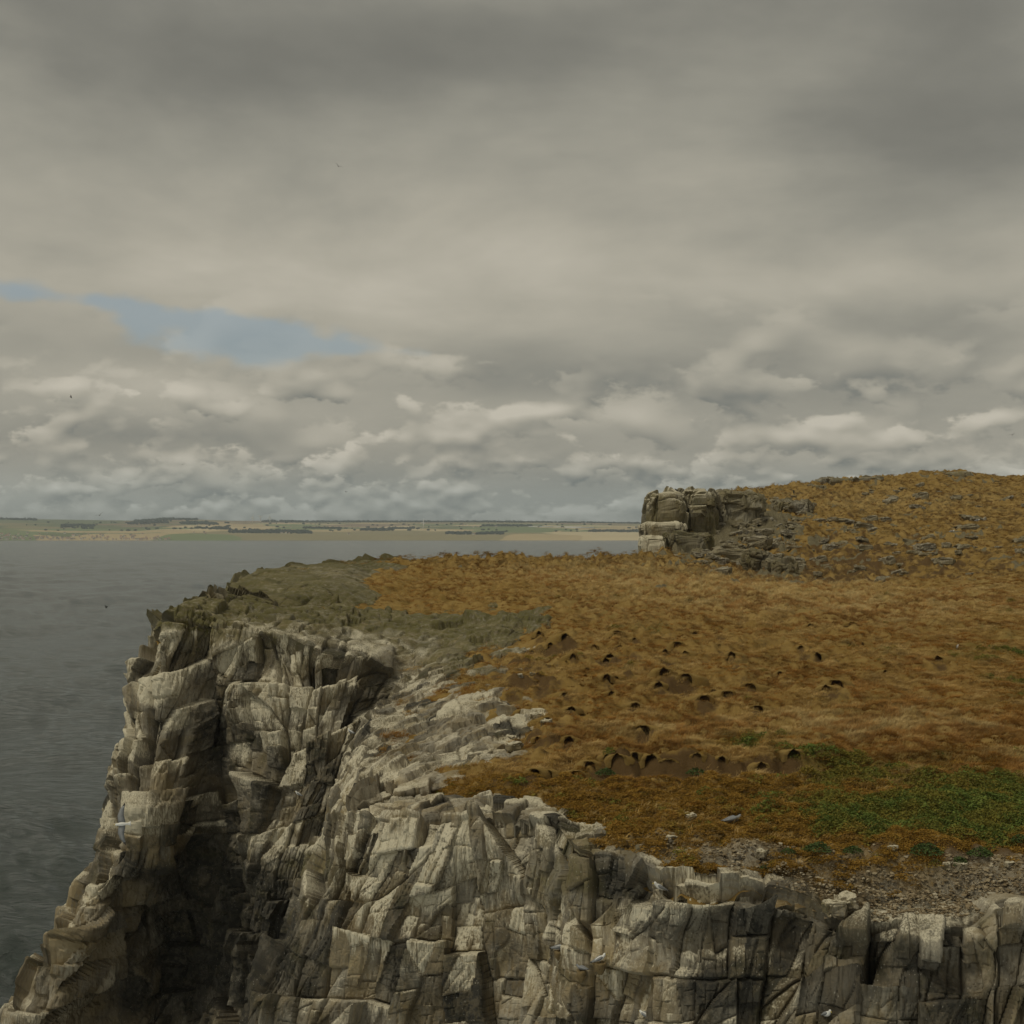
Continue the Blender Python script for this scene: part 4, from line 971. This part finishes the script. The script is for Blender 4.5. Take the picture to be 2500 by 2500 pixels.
def lumps():
    r = np.random.default_rng(77); pts = []
    spec = [(2180, 1340, 330, 75, 60), (1830, 1330, 130, 60, 80), (1900, 1270, 150, 40, 30), (2200, 1215, 260, 30, 22), (1700, 1362, 60, 14, 14)]
    for (cx, cy, rx, ry, n) in spec:
        for i in range(n): pts.append((cx+r.normal()*rx*.6, cy+r.normal()*ry*.6, 0))
    pts = [p for p in pts if 1700 < p[0] < 2500 and 1165 < p[1] < 1425]
    P = np.array([[p[0], p[1]] for p in pts])
    for (px, py) in P:
        h = ground_hit(px, py, 120.)
        if h is None: continue
        s = abs(r.normal())*.36+.22
        o = obj('outcrop_rock', PROTO[r.integers(0, 4)]); o.location = h-np.array([0, 0, .1*s]); o.scale = (s*r.uniform(.9, 1.9), s, s*r.uniform(.6, 1.1)); o.rotation_euler = (r.normal()*.12, r.normal()*.15, r.uniform(-.6, .6))
        tag(o, 'grey weathered rock poking out of the turf on the far rise', 'rock', 'rocks scattered over the far rise')
    # loose stones on the near turf and rubble
    LS = [(1310,1760,.32,'pale stone lying on bare soil, left one of the pair by the burrows'),(1335,1768,.30,'pale stone lying on bare soil, right one of the pair by the burrows'),(1245,1808,.34,'white stone beside the bench edge under the turf'),(1255,1830,.36,'white speckled stone just below the other by the bench'),(1680,2000,.3,'flat grey stone on the orange turf'),
          (2040,2232,.36,'small rounded grey boulder at the rim of the rubble bowl'),(2066,2212,.45,'upright rounded grey boulder at the rim of the rubble bowl'),(2180,2100,.16,'small pale stone on brown soil below green weeds'),(2312,2118,.2,'flat pale stone on the rubble, left one of a pair'),(2342,2118,.2,'flat pale stone on the rubble, right one of a pair'),(2465,2132,.18,'small pale stone at the right end of the rubble'),
          (1270,1650,.18,'small white stone on dark soil above the bench'),(1300,1652,.16,'tiny white stone on dark soil above the bench'),(1860,2086,.22,'flat pale stone at the edge of the green weeds'),(1660,2085,.2,'flat pale stone on orange turf above the rubble'),(1640,2060,.18,'small flat stone half sunk in orange turf')]
    for k, (px, py, s, lab) in enumerate(LS):
        h = ground_hit(px, py)
        if h is None: continue
        o = obj('stone', PROTO[4+k % 4]); o.location = h; o.scale = (s, s*.9, s*.8); o.rotation_euler = (0, 0, k*1.3); tag(o, lab, 'stone')
    # rubble: many stones joined, too many to count
    n = 12000; px = r.uniform(1150, 2560, n*3); D = 41.4+np.abs(r.normal(size=n*3))*3.2; x = (px-CX)/F*D
    z, ppx, ppy, far, rm, soil, green, straw, scree = terrain(x, D); ok = (scree > r.uniform(.1, .9, n*3)) & inside(x, D)
    x, y, z = x[ok][:n], D[ok][:n], z[ok][:n]; n = len(x)
    bv, bf = ICO1; rad = (r.random(n)**7*.06+.014)
    V = (bv[None]*(1+r.uniform(-.35, .35, (n, len(bv), 1))))*rad[:, None, None]*np.array([1.3, 1.1, .6]); a = r.uniform(0, 6.28, n); c, s = np.cos(a)[:, None], np.sin(a)[:, None]
    V = np.stack([V[..., 0]*c-V[..., 1]*s, V[..., 0]*s+V[..., 1]*c, V[..., 2]], -1)+np.stack([x, y, z+.01], -1)[:, None]
    Fc = (bf[None]+np.arange(n)[:, None, None]*len(bv)).reshape(-1, 3); V = V.reshape(-1, 3)
    k = np.repeat(r.random(n), len(bv)); za = np.stack([k*.45, (1-k)*.15, k*0], 1); zb = np.stack([k*0+.6, k, k*0], 1)
    tag(obj('rubble', np_mesh('rubble', V, Fc, {'zone_a': za, 'zone_b': zb}), RUB), 'brown and pale rubble strewn above the front cliff edge', 'rubble', kind='stuff')
lumps()

# ---------------------------------------------------------------- grass and herbs: scattered by geometry nodes
LEAF = leaf_material('dry_grass_blade', transl=.25); HERB = leaf_material('herb_leaf', transl=.25)
def tuft(seed, n, h, spread, width, lean):
    r = np.random.default_rng(seed); V = []; Fc = []
    for i in range(n):
        a = r.uniform(0, 6.28); q = abs(r.normal())*spread; b = np.array([math.cos(a)*q, math.sin(a)*q, -.03]); d = np.array([math.cos(a), math.sin(a), 0])*r.uniform(.1, .6)+np.array([lean*r.uniform(.3, 1.2), 0, 0]); L = h*r.uniform(.5, 1.1)
        t = np.array([-math.sin(a), math.cos(a), 0])*width*r.uniform(.6, 1.2)
        m_ = b+d*L*.35+np.array([0, 0, L*.6]); e_ = b+d*L*.95+np.array([0, 0, L*.85])
        k = len(V); V += [b-t, b+t, m_+t*.7, m_-t*.7, e_]; Fc += [(k, k+1, k+2, k+3), (k+3, k+2, k+4)]
    me = bpy.data.meshes.new('tuft'); me.from_pydata([tuple(v) for v in V], [], Fc); me.materials.append(LEAF)
    return bpy.data.objects.new('tuft', me)
def herb(seed, n, rad, h, leaf):
    r = np.random.default_rng(seed); V = []; Fc = []
    for i in range(n):
        a = r.uniform(0, 6.28); q = math.sqrt(r.random()); z = h*(1-q*q)*r.uniform(.4, 1.05); c = np.array([math.cos(a)*q*rad, math.sin(a)*q*rad, z])
        d1 = r.normal(size=3); d1[2] = abs(d1[2])*.4; d1 /= np.linalg.norm(d1); d2 = np.cross(d1, r.normal(size=3)); d2 /= np.linalg.norm(d2); s = leaf*r.uniform(.6, 1.3)
        k = len(V); V += [c-d1*s, c+d2*s*.45, c+d1*s, c-d2*s*.45]; Fc += [(k, k+1, k+2, k+3)]
    me = bpy.data.meshes.new('herb'); me.from_pydata([tuple(v) for v in V], [], Fc); me.materials.append(HERB)
    return bpy.data.objects.new('herb', me)
def scatter(name, protos, P, scale, rot, tint, pick, lab, cat):
    cl = bpy.data.collections.new(name+'_kinds')
    for q, o in enumerate(protos): o.name = '%s_kind_%02d' % (name, q); cl.objects.link(o)
    me = bpy.data.meshes.new(name); me.vertices.add(len(P)); me.vertices.foreach_set('co', np.asarray(P, np.float32).ravel())
    for k, ty, pr, a in (('tscale', 'FLOAT_VECTOR', 'vector', scale), ('trot', 'FLOAT_VECTOR', 'vector', rot), ('pick', 'INT', 'value', pick)):
        at_ = me.attributes.new(k, ty, 'POINT'); at_.data.foreach_set(pr, np.asarray(a, np.int32 if ty == 'INT' else np.float32).ravel())
    at_ = me.attributes.new('tint', 'FLOAT_COLOR', 'POINT'); at_.data.foreach_set('color', np.concatenate([tint, np.ones((len(P), 1))], 1).astype(np.float32).ravel())
    o = obj(name, me, LEAF); tag(o, lab, cat, kind='stuff')
    ng = bpy.data.node_groups.new(name, 'GeometryNodeTree'); ng.interface.new_socket('Geometry', in_out='INPUT', socket_type='NodeSocketGeometry'); ng.interface.new_socket('Geometry', in_out='OUTPUT', socket_type='NodeSocketGeometry')
    N = ng.nodes; L = ng.links; gi = N.new('NodeGroupInput'); go = N.new('NodeGroupOutput'); ip = N.new('GeometryNodeInstanceOnPoints'); ci = N.new('GeometryNodeCollectionInfo')
    ci.inputs['Collection'].default_value = cl; ci.inputs['Separate Children'].default_value = True; ci.inputs['Reset Children'].default_value = True; ip.inputs['Pick Instance'].default_value = True
    def na(nm, ty):
        q = N.new('GeometryNodeInputNamedAttribute'); q.data_type = ty; q.inputs['Name'].default_value = nm; return q.outputs[0]
    L.new(gi.outputs[0], ip.inputs['Points']); L.new(ci.outputs[0], ip.inputs['Instance']); L.new(na('pick', 'INT'), ip.inputs['Instance Index'])
    er = N.new('FunctionNodeEulerToRotation'); L.new(na('trot', 'FLOAT_VECTOR'), er.inputs[0]); L.new(er.outputs[0], ip.inputs['Rotation']); L.new(na('tscale', 'FLOAT_VECTOR'), ip.inputs['Scale'])
    L.new(ip.outputs[0], go.inputs[0])
    mo = o.modifiers.new('scatter', 'NODES'); mo.node_group = ng
    return o
def meadow():
    r = np.random.default_rng(9)
    tp = [tuft(k, 34, .30, .20, .008, .55) for k in range(5)]+[tuft(10+k, 36, .44, .13, .007, .5) for k in range(3)]
    hp = [herb(k, 90, .26, .20, .045) for k in range(4)]
    # candidates, denser nearby
    n = 330000
    u = r.random(n); D = 42*np.exp(u*math.log(215/42.)); t = r.uniform(-.22, .375, n); x = t*D
    z, px, py, far, rm, soil, green, straw, scree = terrain(x, D); cd = crest_dist(x, D); ins = inside(x, D)
    vis = (px < 2560) & ins & (cd > .8)
    nq = fbm(np.stack([x, D, 0*x], 1)*.9, 3, 515)
    pg = np.clip(.62-soil*1.1-rm*.9-scree*1.2-.5*g2(px, py, Z_CARVE)+.45*nq, 0, 1)
    pg = pg*(1-.55*sstep(green, .35, .6))
    near_low = sstep(py, 1880, 1950)              # low orange herb rather than grass close to the edge
    g = vis & (r.random(n) < pg*(1-.8*near_low))
    idx = np.where(g)[0]; m = len(idx)
    k = np.clip(straw[idx]*1.1+.2*r.normal(size=m)*.5+.16+.35*nq[idx], 0, 1)[:, None]
    base = np.array([.345, .192, .048])*(1-k)+np.array([.58, .42, .19])*k
    gk = np.clip(green[idx]*.8, 0, .8)[:, None]; base = base*(1-gk)+np.array([.12, .125, .03])*gk
    nl = fbm(np.stack([x, D, 0*x], 1)[idx]*.35, 3, 520); dk = np.clip(.5*nl+.5*nq[idx], -.6, .6)[:, None]
    base = base*(1-.8*np.clip(-dk, 0, 1))*(1+.45*np.clip(dk, 0, 1))*np.where(dk < 0, np.array([[1.08, .95, .85]]), np.array([[1., 1.06, 1.15]]))*(1-.40*far[idx][:, None])
    base *= r.uniform(.86, 1.14, (m, 1))
    sc = r.uniform(.55, 1.1, m)*(1+.25*far[idx]); scv = np.stack([sc*1.2, sc*1.2, sc*np.clip(.42+straw[idx]*.7, .4, 1.2)], 1)
    pick = np.where(r.random(m) < straw[idx]*.9, r.integers(5, 8, m), r.integers(0, 5, m))
    scatter('grass', tp, np.stack([x, D, z], 1)[idx], scv, np.stack([r.normal(size=m)*.12, r.normal(size=m)*.12, r.normal(size=m)*.6], 1), base, pick, 'dry golden grass growing over the island turf', 'grass')
    ph = vis & (((r.random(n) < np.clip(green*1.2-.3+.3*nq, 0, 1)*.8*(1-.6*far)) & (soil < .75)) | ((r.random(n) < near_low*np.clip(.9-soil-scree*1.3, 0, 1)*.9)))
    idx = np.where(ph & (D < 110))[0]; m = len(idx)
    gk = sstep(green[idx]+.20*r.normal(size=m), .22, .72)[:, None]
    c0 = np.array([.345, .205, .045])*r.uniform(.65, 1.25, (m, 1)); c1 = np.array([.150, .195, .048])*r.uniform(.6, 1.3, (m, 1)); ymix = np.clip((r.random((m, 1)) < .25)*.5+np.clip(nq[idx][:, None], 0, .6), 0, .8)
    c1 = c1*(1-ymix)+np.array([.24, .19, .04])*ymix
    sc = r.uniform(.6, 1.25, m)*np.where(gk[:, 0] > .5, 1.1, .8)
    scatter('herbs', hp, np.stack([x, D, z-.02], 1)[idx], np.stack([sc, sc, sc*np.where(gk[:, 0] > .5, 1., .6)], 1), np.stack([r.normal(size=m)*.1, r.normal(size=m)*.1, r.uniform(0, 6.28, m)], 1), c0*(1-gk)+c1*gk, r.integers(0, 4, m), 'low green and orange herbs carpeting the turf near the edge', 'herbs')
    print('grass', len(np.where(g)[0]), 'herbs', m)
meadow()
# ---------------------------------------------------------------- burrows
SOIL = plain('dark_soil', (.13, .080, .040), 1., .4, 20.)
def burrow_mesh(k):
    r = np.random.default_rng(600+k)
    def arch(w, h, y, n=11, dz=0.): return [Vector((math.cos(a)*w*(1+.05*r.normal()), y+.02*r.normal(), max(math.sin(a), 0)**.5*h*(1+.05*r.normal())+dz)) for a in np.linspace(math.pi, 0, n)]
    m = arch(.165, .36, -.01, dz=-.14)
    out = MB().loft([arch(.42, .22, 1.0, dz=-.26), arch(.52, .37, .62, dz=-.25), arch(.46, .46, .25, dz=-.23), arch(.28, .43, -.03, dz=-.18), arch(.165, .36, -.01, dz=-.14)], cap=False, closed=False)
    ins = MB().loft([m, arch(.15, .32, .12, dz=-.15), arch(.12, .26, .3, dz=-.16), arch(.02, .14, .45, dz=-.14)], cap=False, closed=False)
    return out, ins
def burrows():
    r = np.random.default_rng(31); meshes = []
    for k in range(5):
        o, i = burrow_mesh(k); a = bpy.data.meshes.new('turf_hood'); a.from_pydata([tuple(v) for v in o.v], [], o.f); a.materials.append(TURF); qa = a.attributes.new('zone_a', 'FLOAT_VECTOR', 'POINT'); qa.data.foreach_set('vector', np.tile([.3, .1, .1], len(o.v)).astype(np.float32)); b = bpy.data.meshes.new('hole'); b.from_pydata([tuple(v) for v in i.v], [], i.f); b.materials.append(SOIL)
        for q in (a, b): q.polygons.foreach_set('use_smooth', np.ones(len(q.polygons), bool))
        meshes.append((a, b))
    for kind, lst in (('t', BHIT), ('b', BBANK)):
        for it in lst:
            if kind == 't': h, s = it
            else: h = ground_hit(it[0], it[1]+6); s = r.choice([.8, 1., 1.3])
            if h is None: continue
            e = empty('burrow', tuple(h-np.array([0, 0, .02])), float(r.normal()*.5) if kind == 't' else float(r.normal()*.15))
            e.scale = (s*r.uniform(.95, 1.3), s, s*r.uniform(.8, 1.1))
            if kind == 't': tag(e, 'dark burrow mouth sunk in the golden brown turf', 'burrow', 'burrows dug into the open turf')
            else: tag(e, 'burrow mouth under the lip of the undercut turf bank', 'burrow', 'burrows along the turf bank')
            k = r.integers(5)
            for nm, me in zip(('turf_hood', 'hole'), meshes[k]): obj(nm, me, None, e)
burrows()

# ---------------------------------------------------------------- separate green clumps along the soil edge
def leaf_green():
    m, t, b = material('clump_leaf', .8, .2); n = t.noise(t.new('ShaderNodeNewGeometry').outputs['Position'], 9., 4, .6)
    t.l.new(t.mix(n, (.028, .050, .014), (.105, .145, .040)), b.inputs['Base Color']); return m
CL = leaf_green()
for k, (px, py, s, lab) in enumerate([(2260,2086,1.75,'large dome of green leaves on brown soil beside a burrow'),(2392,2088,1.35,'green leafy clump alone on bare brown soil'),(2340,2106,.9,'small green clump below the two larger ones on brown soil'),(2082,2084,1.1,'flat green clump above the pale rubble'),(1998,2076,1.5,'rounded green clump at the left end of the weeds above the rubble'),(1925,2082,.8,'little green clump beside pale stones above the rubble'),(2490,2066,1.2,'green clump at the right edge of the soil strip'),(1478,1895,1.3,'yellow green tussock before the burrowed bank'),(1700,1893,1.3,'green tussock on the soil right of the bank'),(1868,2120,.6,'tiny green sprig on the rubble'),(2335,2128,.4,'tiny green sprig between flat pale stones')]):
    h = ground_hit(px, py)
    if h is None: continue
    e = empty('leafy_clump', tuple(h)); e.scale = (s, s*.8, s*.8); tag(e, lab, 'plant')
    o = herb(80+k, 420, .30, .22, .040); o.data.materials.clear(); o.data.materials.append(CL); o.name = 'leaves'; COL.objects.link(o); o.parent = e
    st = MB()
    for q in range(5): a = q*1.26; st.tube([(0, 0, -.05), (math.cos(a)*.15, math.sin(a)*.15, .12)], [.012, .006], 4)
    st.build('stems', SOIL, e)

# ---------------------------------------------------------------- birds
FEATHER_W = plain('white_feather', (.74, .73, .69), .7, .06, 30.); FEATHER_G = plain('grey_feather', (.24, .245, .25), .7, .15, 30.); FEATHER_K = plain('dark_feather', (.035, .033, .032), .7, .2, 30.)
BEAK = plain('yellow_beak', (.55, .42, .08), .5, .1); LEGS = plain('dark_leg', (.06, .05, .045), .6, .1); ORANGE = plain('orange_beak', (.6, .2, .04), .5, .1)
CG = G_.reshape(-1, 3); _cpx, _cpy = to_px(CG); CGOK = (np.broadcast_to(VS_[:, None], (NR_, NC_)).ravel() < .9)
def cliff_hit(px, py, rad=7.):
    d = np.hypot(_cpx-px, _cpy-py); m = (d < rad) & CGOK
    if not m.any(): k = np.argmin(d+(~CGOK)*1e6); return CG[k]
    i = np.where(m)[0]; return CG[i[np.argmin(CG[i, 1])]]
def oval(c, w, h, ax, upv, n=10):
    s = ax.cross(upv).normalized(); u = s.cross(ax).normalized(); return [c+s*math.cos(a)*w+u*math.sin(a)*h for a in np.linspace(0, 2*math.pi, n+1)[:-1]]
def perched(name, loc, rz, lab, size=1., cat='gull', group=None, tilt=28, mats=None, head_turn=0.):
    """standing bird looking along +X before rotation; loc is where the feet stand"""
    W, Gm, K, B = mats or (FEATHER_W, FEATHER_G, FEATHER_K, BEAK)
    e = empty(name, tuple(loc), rz); e.scale = (size,)*3; tag(e, lab, cat, group)
    t = R(tilt); ax = Vector((math.cos(t), 0, math.sin(t))); upv = Vector((0, 0, 1)); c0 = Vector((0, 0, .115))
    prof = [(-.22, .004, .010), (-.17, .022, .022), (-.10, .046, .050), (-.02, .062, .068), (.05, .060, .068), (.10, .046, .055)]
    rings = [oval(c0+ax*d, w, h, ax, upv) for d, w, h in prof]
    nb = c0+ax*.125+Vector((0, 0, .02)); hd = Vector((.14, 0, .235)) if tilt > 15 else Vector((.165, 0, .185))
    rings += [oval(nb+(hd-nb)*.35, .036, .042, (hd-nb).normalized(), Vector((-1, 0, .2))), oval(hd, .038, .040, Vector((.6, 0, .8)).normalized(), Vector((-1, 0, .2))), oval(hd+Vector((.018, 0, .03)), .022, .024, Vector((.6, 0, .8)).normalized(), Vector((-1, 0, .2)))]
    MB().loft(rings).build('body', W, e)
    for s in (-1, 1):
        wr = []
        for d, h, o_ in ((-.30, .008, .018), (-.2, .026, .036), (-.08, .052, .056), (.03, .058, .062), (.085, .02, .05)):
            c = c0+ax*d+Vector((0, s*o_, .018)); wr.append([c+Vector((0, s*.010, h)), c+Vector((0, s*.014, 0)), c+Vector((0, s*.008, -h*.8)), c+Vector((0, -s*.01, 0))])
        w = MB().loft(wr).build('folded_wing', Gm, e)
        tip = MB().loft([[p+Vector((-.012, s*.002, 0)) for p in wr[0]], [a.lerp(b, .45)+Vector((0, s*.004, .002)) for a, b in zip(wr[0], wr[1])]]).build('wing_tip', K, w)
        MB().tube([(.0, s*.028, .075), (.01, s*.03, 0)], [.008, .006], 5).tube([(.0, s*.03, .006), (.045, s*.034, .004)], [.008, .004], 4).build('leg', LEGS, e)
        MB().add(*[(v*.007+np.array([hd.x+.018, s*.034, hd.z+.012])).tolist() if q == 0 else v.tolist() for q, v in enumerate(ICO1)]).build('eye', FEATHER_K, e)
    MB().tube([hd+Vector((.03, 0, -.002)), hd+Vector((.062, 0, -.008)), hd+Vector((.085, 0, -.02))], [.013, .010, .003], 6).build('beak', B, e)
    return e
def flying(loc, fwd, wing, span, lab, mats=None, cat='gull', flex=.18, name='flying_gull'):
    """fwd: flight direction, wing: direction of the bird's left wing"""
    W, Gm, K, B = mats or (FEATHER_W, FEATHER_G, FEATHER_K, BEAK)
    f = Vector(fwd).normalized(); w = Vector(wing); w = (w-f*w.dot(f)).normalized(); u = f.cross(w)
    e = empty(name, tuple(loc)); e.rotation_euler = Matrix((f, w, u)).transposed().to_euler(); e.scale = (span,)*3; tag(e, lab, cat)
    pr = [(-.16, .03, .004), (-.12, .022, .012), (-.06, .034, .032), (.0, .044, .042), (.06, .040, .040), (.10, .027, .028), (.13, .027, .027), (.155, .016, .016)]
    MB().loft([oval(Vector((d, 0, 0)), a, b, Vector((1, 0, 0)), Vector((0, 0, 1))) for d, a, b in pr]).build('body', W, e)
    MB().tube([(.15, 0, 0), (.19, 0, -.008)], [.011, .003], 6).build('beak', B, e)
    MB().loft([[Vector((-.12, -.02, .006)), Vector((-.12, .02, .006)), Vector((-.12, .02, -.006)), Vector((-.12, -.02, -.006))], [Vector((-.20, -.055, .004)), Vector((-.20, .055, .004)), Vector((-.20, .055, -.004)), Vector((-.20, -.055, -.004))]]).build('tail', W, e)
    for s in (-1, 1):
        rings = []
        for q, (y, xl, xt, z) in enumerate(((.02, .075, -.075, .012), (.10, .095, -.07, .012+flex*.10), (.20, .10, -.045, .012+flex*.20), (.33, .05, -.055, .012+flex*.24), (.42, -.015, -.075, .012+flex*.22))):
            th = .016*(1-q*.2); rings.append([Vector((xl, s*y, z)), Vector(((xl+xt)/2, s*y, z+th)), Vector((xt, s*y, z-.004)), Vector(((xl+xt)/2, s*y, z-th*.3))])
        wg = MB().loft(rings).build('wing', Gm, e)
        last = rings[-1]; MB().loft([[p+Vector((0, 0, .001)) for p in last], [p.lerp(Vector((-.085, s*.5, last[0].z-.01)), .9) for p in last]]).build('wing_tip', K, wg)
    return e
# perched on the cliffs (feet on the rock)
def on_cliff(px, py, dy=0.): p = cliff_hit(px, py)+np.array([0, -.12, 0]); return p
STRAW = plain('nest_straw', (.20, .145, .070), 1., .45, 40.)
def nest(px, py, w, h, lab):
    p = cliff_hit(px, py); e = empty('nest', tuple(p+np.array([0, -.10, 0]))); tag(e, lab, 'nest'); r = np.random.default_rng(int(px))
    rings = []
    for z, q in ((-h, .35), (-h*.6, .75), (-h*.2, .95), (0, 1.), (.02, .85), (-.03, .5)):
        rings.append([Vector((math.cos(a)*w*q*(1+.10*r.normal()), math.sin(a)*w*q*.8*(1+.1*r.normal()), z+.01*r.normal())) for a in np.linspace(0, 2*math.pi, 15)[:-1]])
    MB().loft(rings).build('nest_cup', STRAW, e)
    st = MB()
    for q in range(40):
        a = r.uniform(0, 6.28); z = r.uniform(-h*.7, .02); c = Vector((math.cos(a)*w*.95, math.sin(a)*w*.76, z)); d = Vector((r.normal(), r.normal(), r.normal()*.5)).normalized()*.09; st.tube([c-d, c+d], [.005, .003], 3)
    st.build('straw', STRAW, e)
    return p+np.array([0, -.10, .01])
n1 = nest(1358, 2320, .17, .30, 'square straw nest on the pale front cliff, leftmost of three'); n2 = nest(1412, 2368, .16, .34, 'straw nest holding a grey chick, middle of three'); n3 = nest(1462, 2342, .20, .36, 'tall straw nest under the sitting gull, rightmost of three')
perched('gull', n1, .0, 'kittiwake resting on the leftmost straw nest of the front cliff', 1.05, tilt=8)
perched('gull', n3, .1, 'upright kittiwake standing on the rightmost straw nest of the front cliff', 1.1, tilt=24)
perched('gull_chick', n2, 2.6, 'grey chick spreading on the middle straw nest of the front cliff', .9, 'gull', mats=(FEATHER_G, FEATHER_G, FEATHER_K, LEGS), tilt=6)
PB = [(1606,2168,3.3,1.1,28,'white kittiwake standing on the cliff rim left of the streaked boulders'),(2012,2478,-1.2,1.1,26,'white bird huddled low on the dark right part of the front cliff'),(860,1785,2.6,1.1,20,'white gull resting on a pale ledge of the headland beside the gully'),(731,1940,3.0,1.05,30,'white gull on top of a pointed rock low on the headland'),(1567,2478,2.4,.95,15,'gull tucked on the rock at the bottom of the front cliff')]
for px, py, rz, s, ti, lab in PB: perched('gull', on_cliff(px, py), rz, lab, s, tilt=ti)
def on_ground(px, py): h = ground_hit(px, py); return h
perched('gull', on_ground(1790, 2016)+np.array([0, 0, .05]), .2, 'grey young gull standing on the orange turf', 1.5, tilt=10, mats=(FEATHER_G, FEATHER_G, FEATHER_K, LEGS))
perched('puffin', on_ground(2337, 1588)+np.array([0, 0, .05]), -1.4, 'black and white puffin standing on green turf', .95, 'puffin', tilt=55, mats=(FEATHER_W, FEATHER_K, FEATHER_K, ORANGE))
for px, py, lab in ((2384, 1286, 'white gull sitting beside the squarish dark rock on the far rise'), (2322, 1309, 'white gull sitting among rocks in the middle of the far rise')): perched('gull', on_ground(px, py)+np.array([0, -.3, .35]), .3, lab, 1.6, tilt=8)
perched('cormorant', at(1652, 1200, 165.5), 2.8, 'small dark bird standing on top of the tall stack', 1.3, 'bird', tilt=40, mats=(FEATHER_K, FEATHER_K, FEATHER_K, LEGS))
# in the air
flying(at(298, 2012, 33.5), (-.93, -.12, -.05), (.24, .25, .93), 1.02, 'white kittiwake gliding past the headland with wings raised', flex=-.1)
DKM = (FEATHER_K, FEATHER_K, FEATHER_K, LEGS); GRM = (FEATHER_G, FEATHER_G, FEATHER_K, LEGS)
flying(at(826, 406, 150), (-.3, .9, .1), (-.85, -.2, .45), 1.05, 'dark gull silhouette high in the cloudy sky', GRM, flex=.6)
flying(at(173, 970, 190), (.7, .6, -.2), (-.5, .6, .6), 1.0, 'small dark bird in front of the bright cloud on the left', DKM, 'bird', .5)
flying(at(243, 1258, 140), (-.5, .8, 0), (-.8, -.4, -.35), 1.05, 'gull flying just above the far skyline on the left', GRM, flex=.5)
flying(at(446, 1134, 190), (-.4, .9, 0), (-.9, -.3, -.2), 1.0, 'faint grey gull below the dark cloud base', GRM, flex=.4)
flying(at(845, 1201, 260), (.5, .8, 0), (-.8, .5, .1), 1.0, 'tiny dark bird low in the sky at the middle', DKM, 'bird', .4)
flying(at(2471, 1062, 170), (.6, .7, 0), (-.7, .6, -.2), 1.0, 'dark bird gliding in the sky above the hill', GRM, flex=.5)
flying(at(259, 1484, 170), (.6, .7, 0), (-.7, .6, .1), .95, 'dark bird low over the water beside the headland', DKM, 'bird', 1.2)
flying(at(1938, 1198, 188), (-.75, -.5, .2), (-.35, .5, .55), 1.5, 'dark bird with wings lifted above the skyline saddle', DKM, 'bird', .6)

# ---------------------------------------------------------------- haze: one even volume round everything
def build_haze():
    x0, x1, y0, y1, z0, z1 = -16000, 16000, -60, 15500, SEA-6, 190
    v = [(x, y, z) for x in (x0, x1) for y in (y0, y1) for z in (z0, z1)]
    f = [(0, 1, 3, 2), (4, 6, 7, 5), (0, 4, 5, 1), (2, 3, 7, 6), (0, 2, 6, 4), (1, 5, 7, 3)]
    me = bpy.data.meshes.new('haze'); me.from_pydata(v, [], f)
    m = bpy.data.materials.new('haze'); m.use_nodes = True; t = NT(m.node_tree); t.n.clear()
    pv = t.new('ShaderNodeVolumePrincipled'); pv.inputs['Color'].default_value = (.82, .92, 1., 1); pv.inputs['Density'].default_value = HAZE; pv.inputs['Anisotropy'].default_value = .2
    o = t.new('ShaderNodeOutputMaterial'); t.l.new(pv.outputs[0], o.inputs['Volume'])
    tag(obj('haze', me, m), 'thin pale sea haze over the water and far shore', 'haze', kind='stuff')
HAZE = 6.5e-5
build_haze()
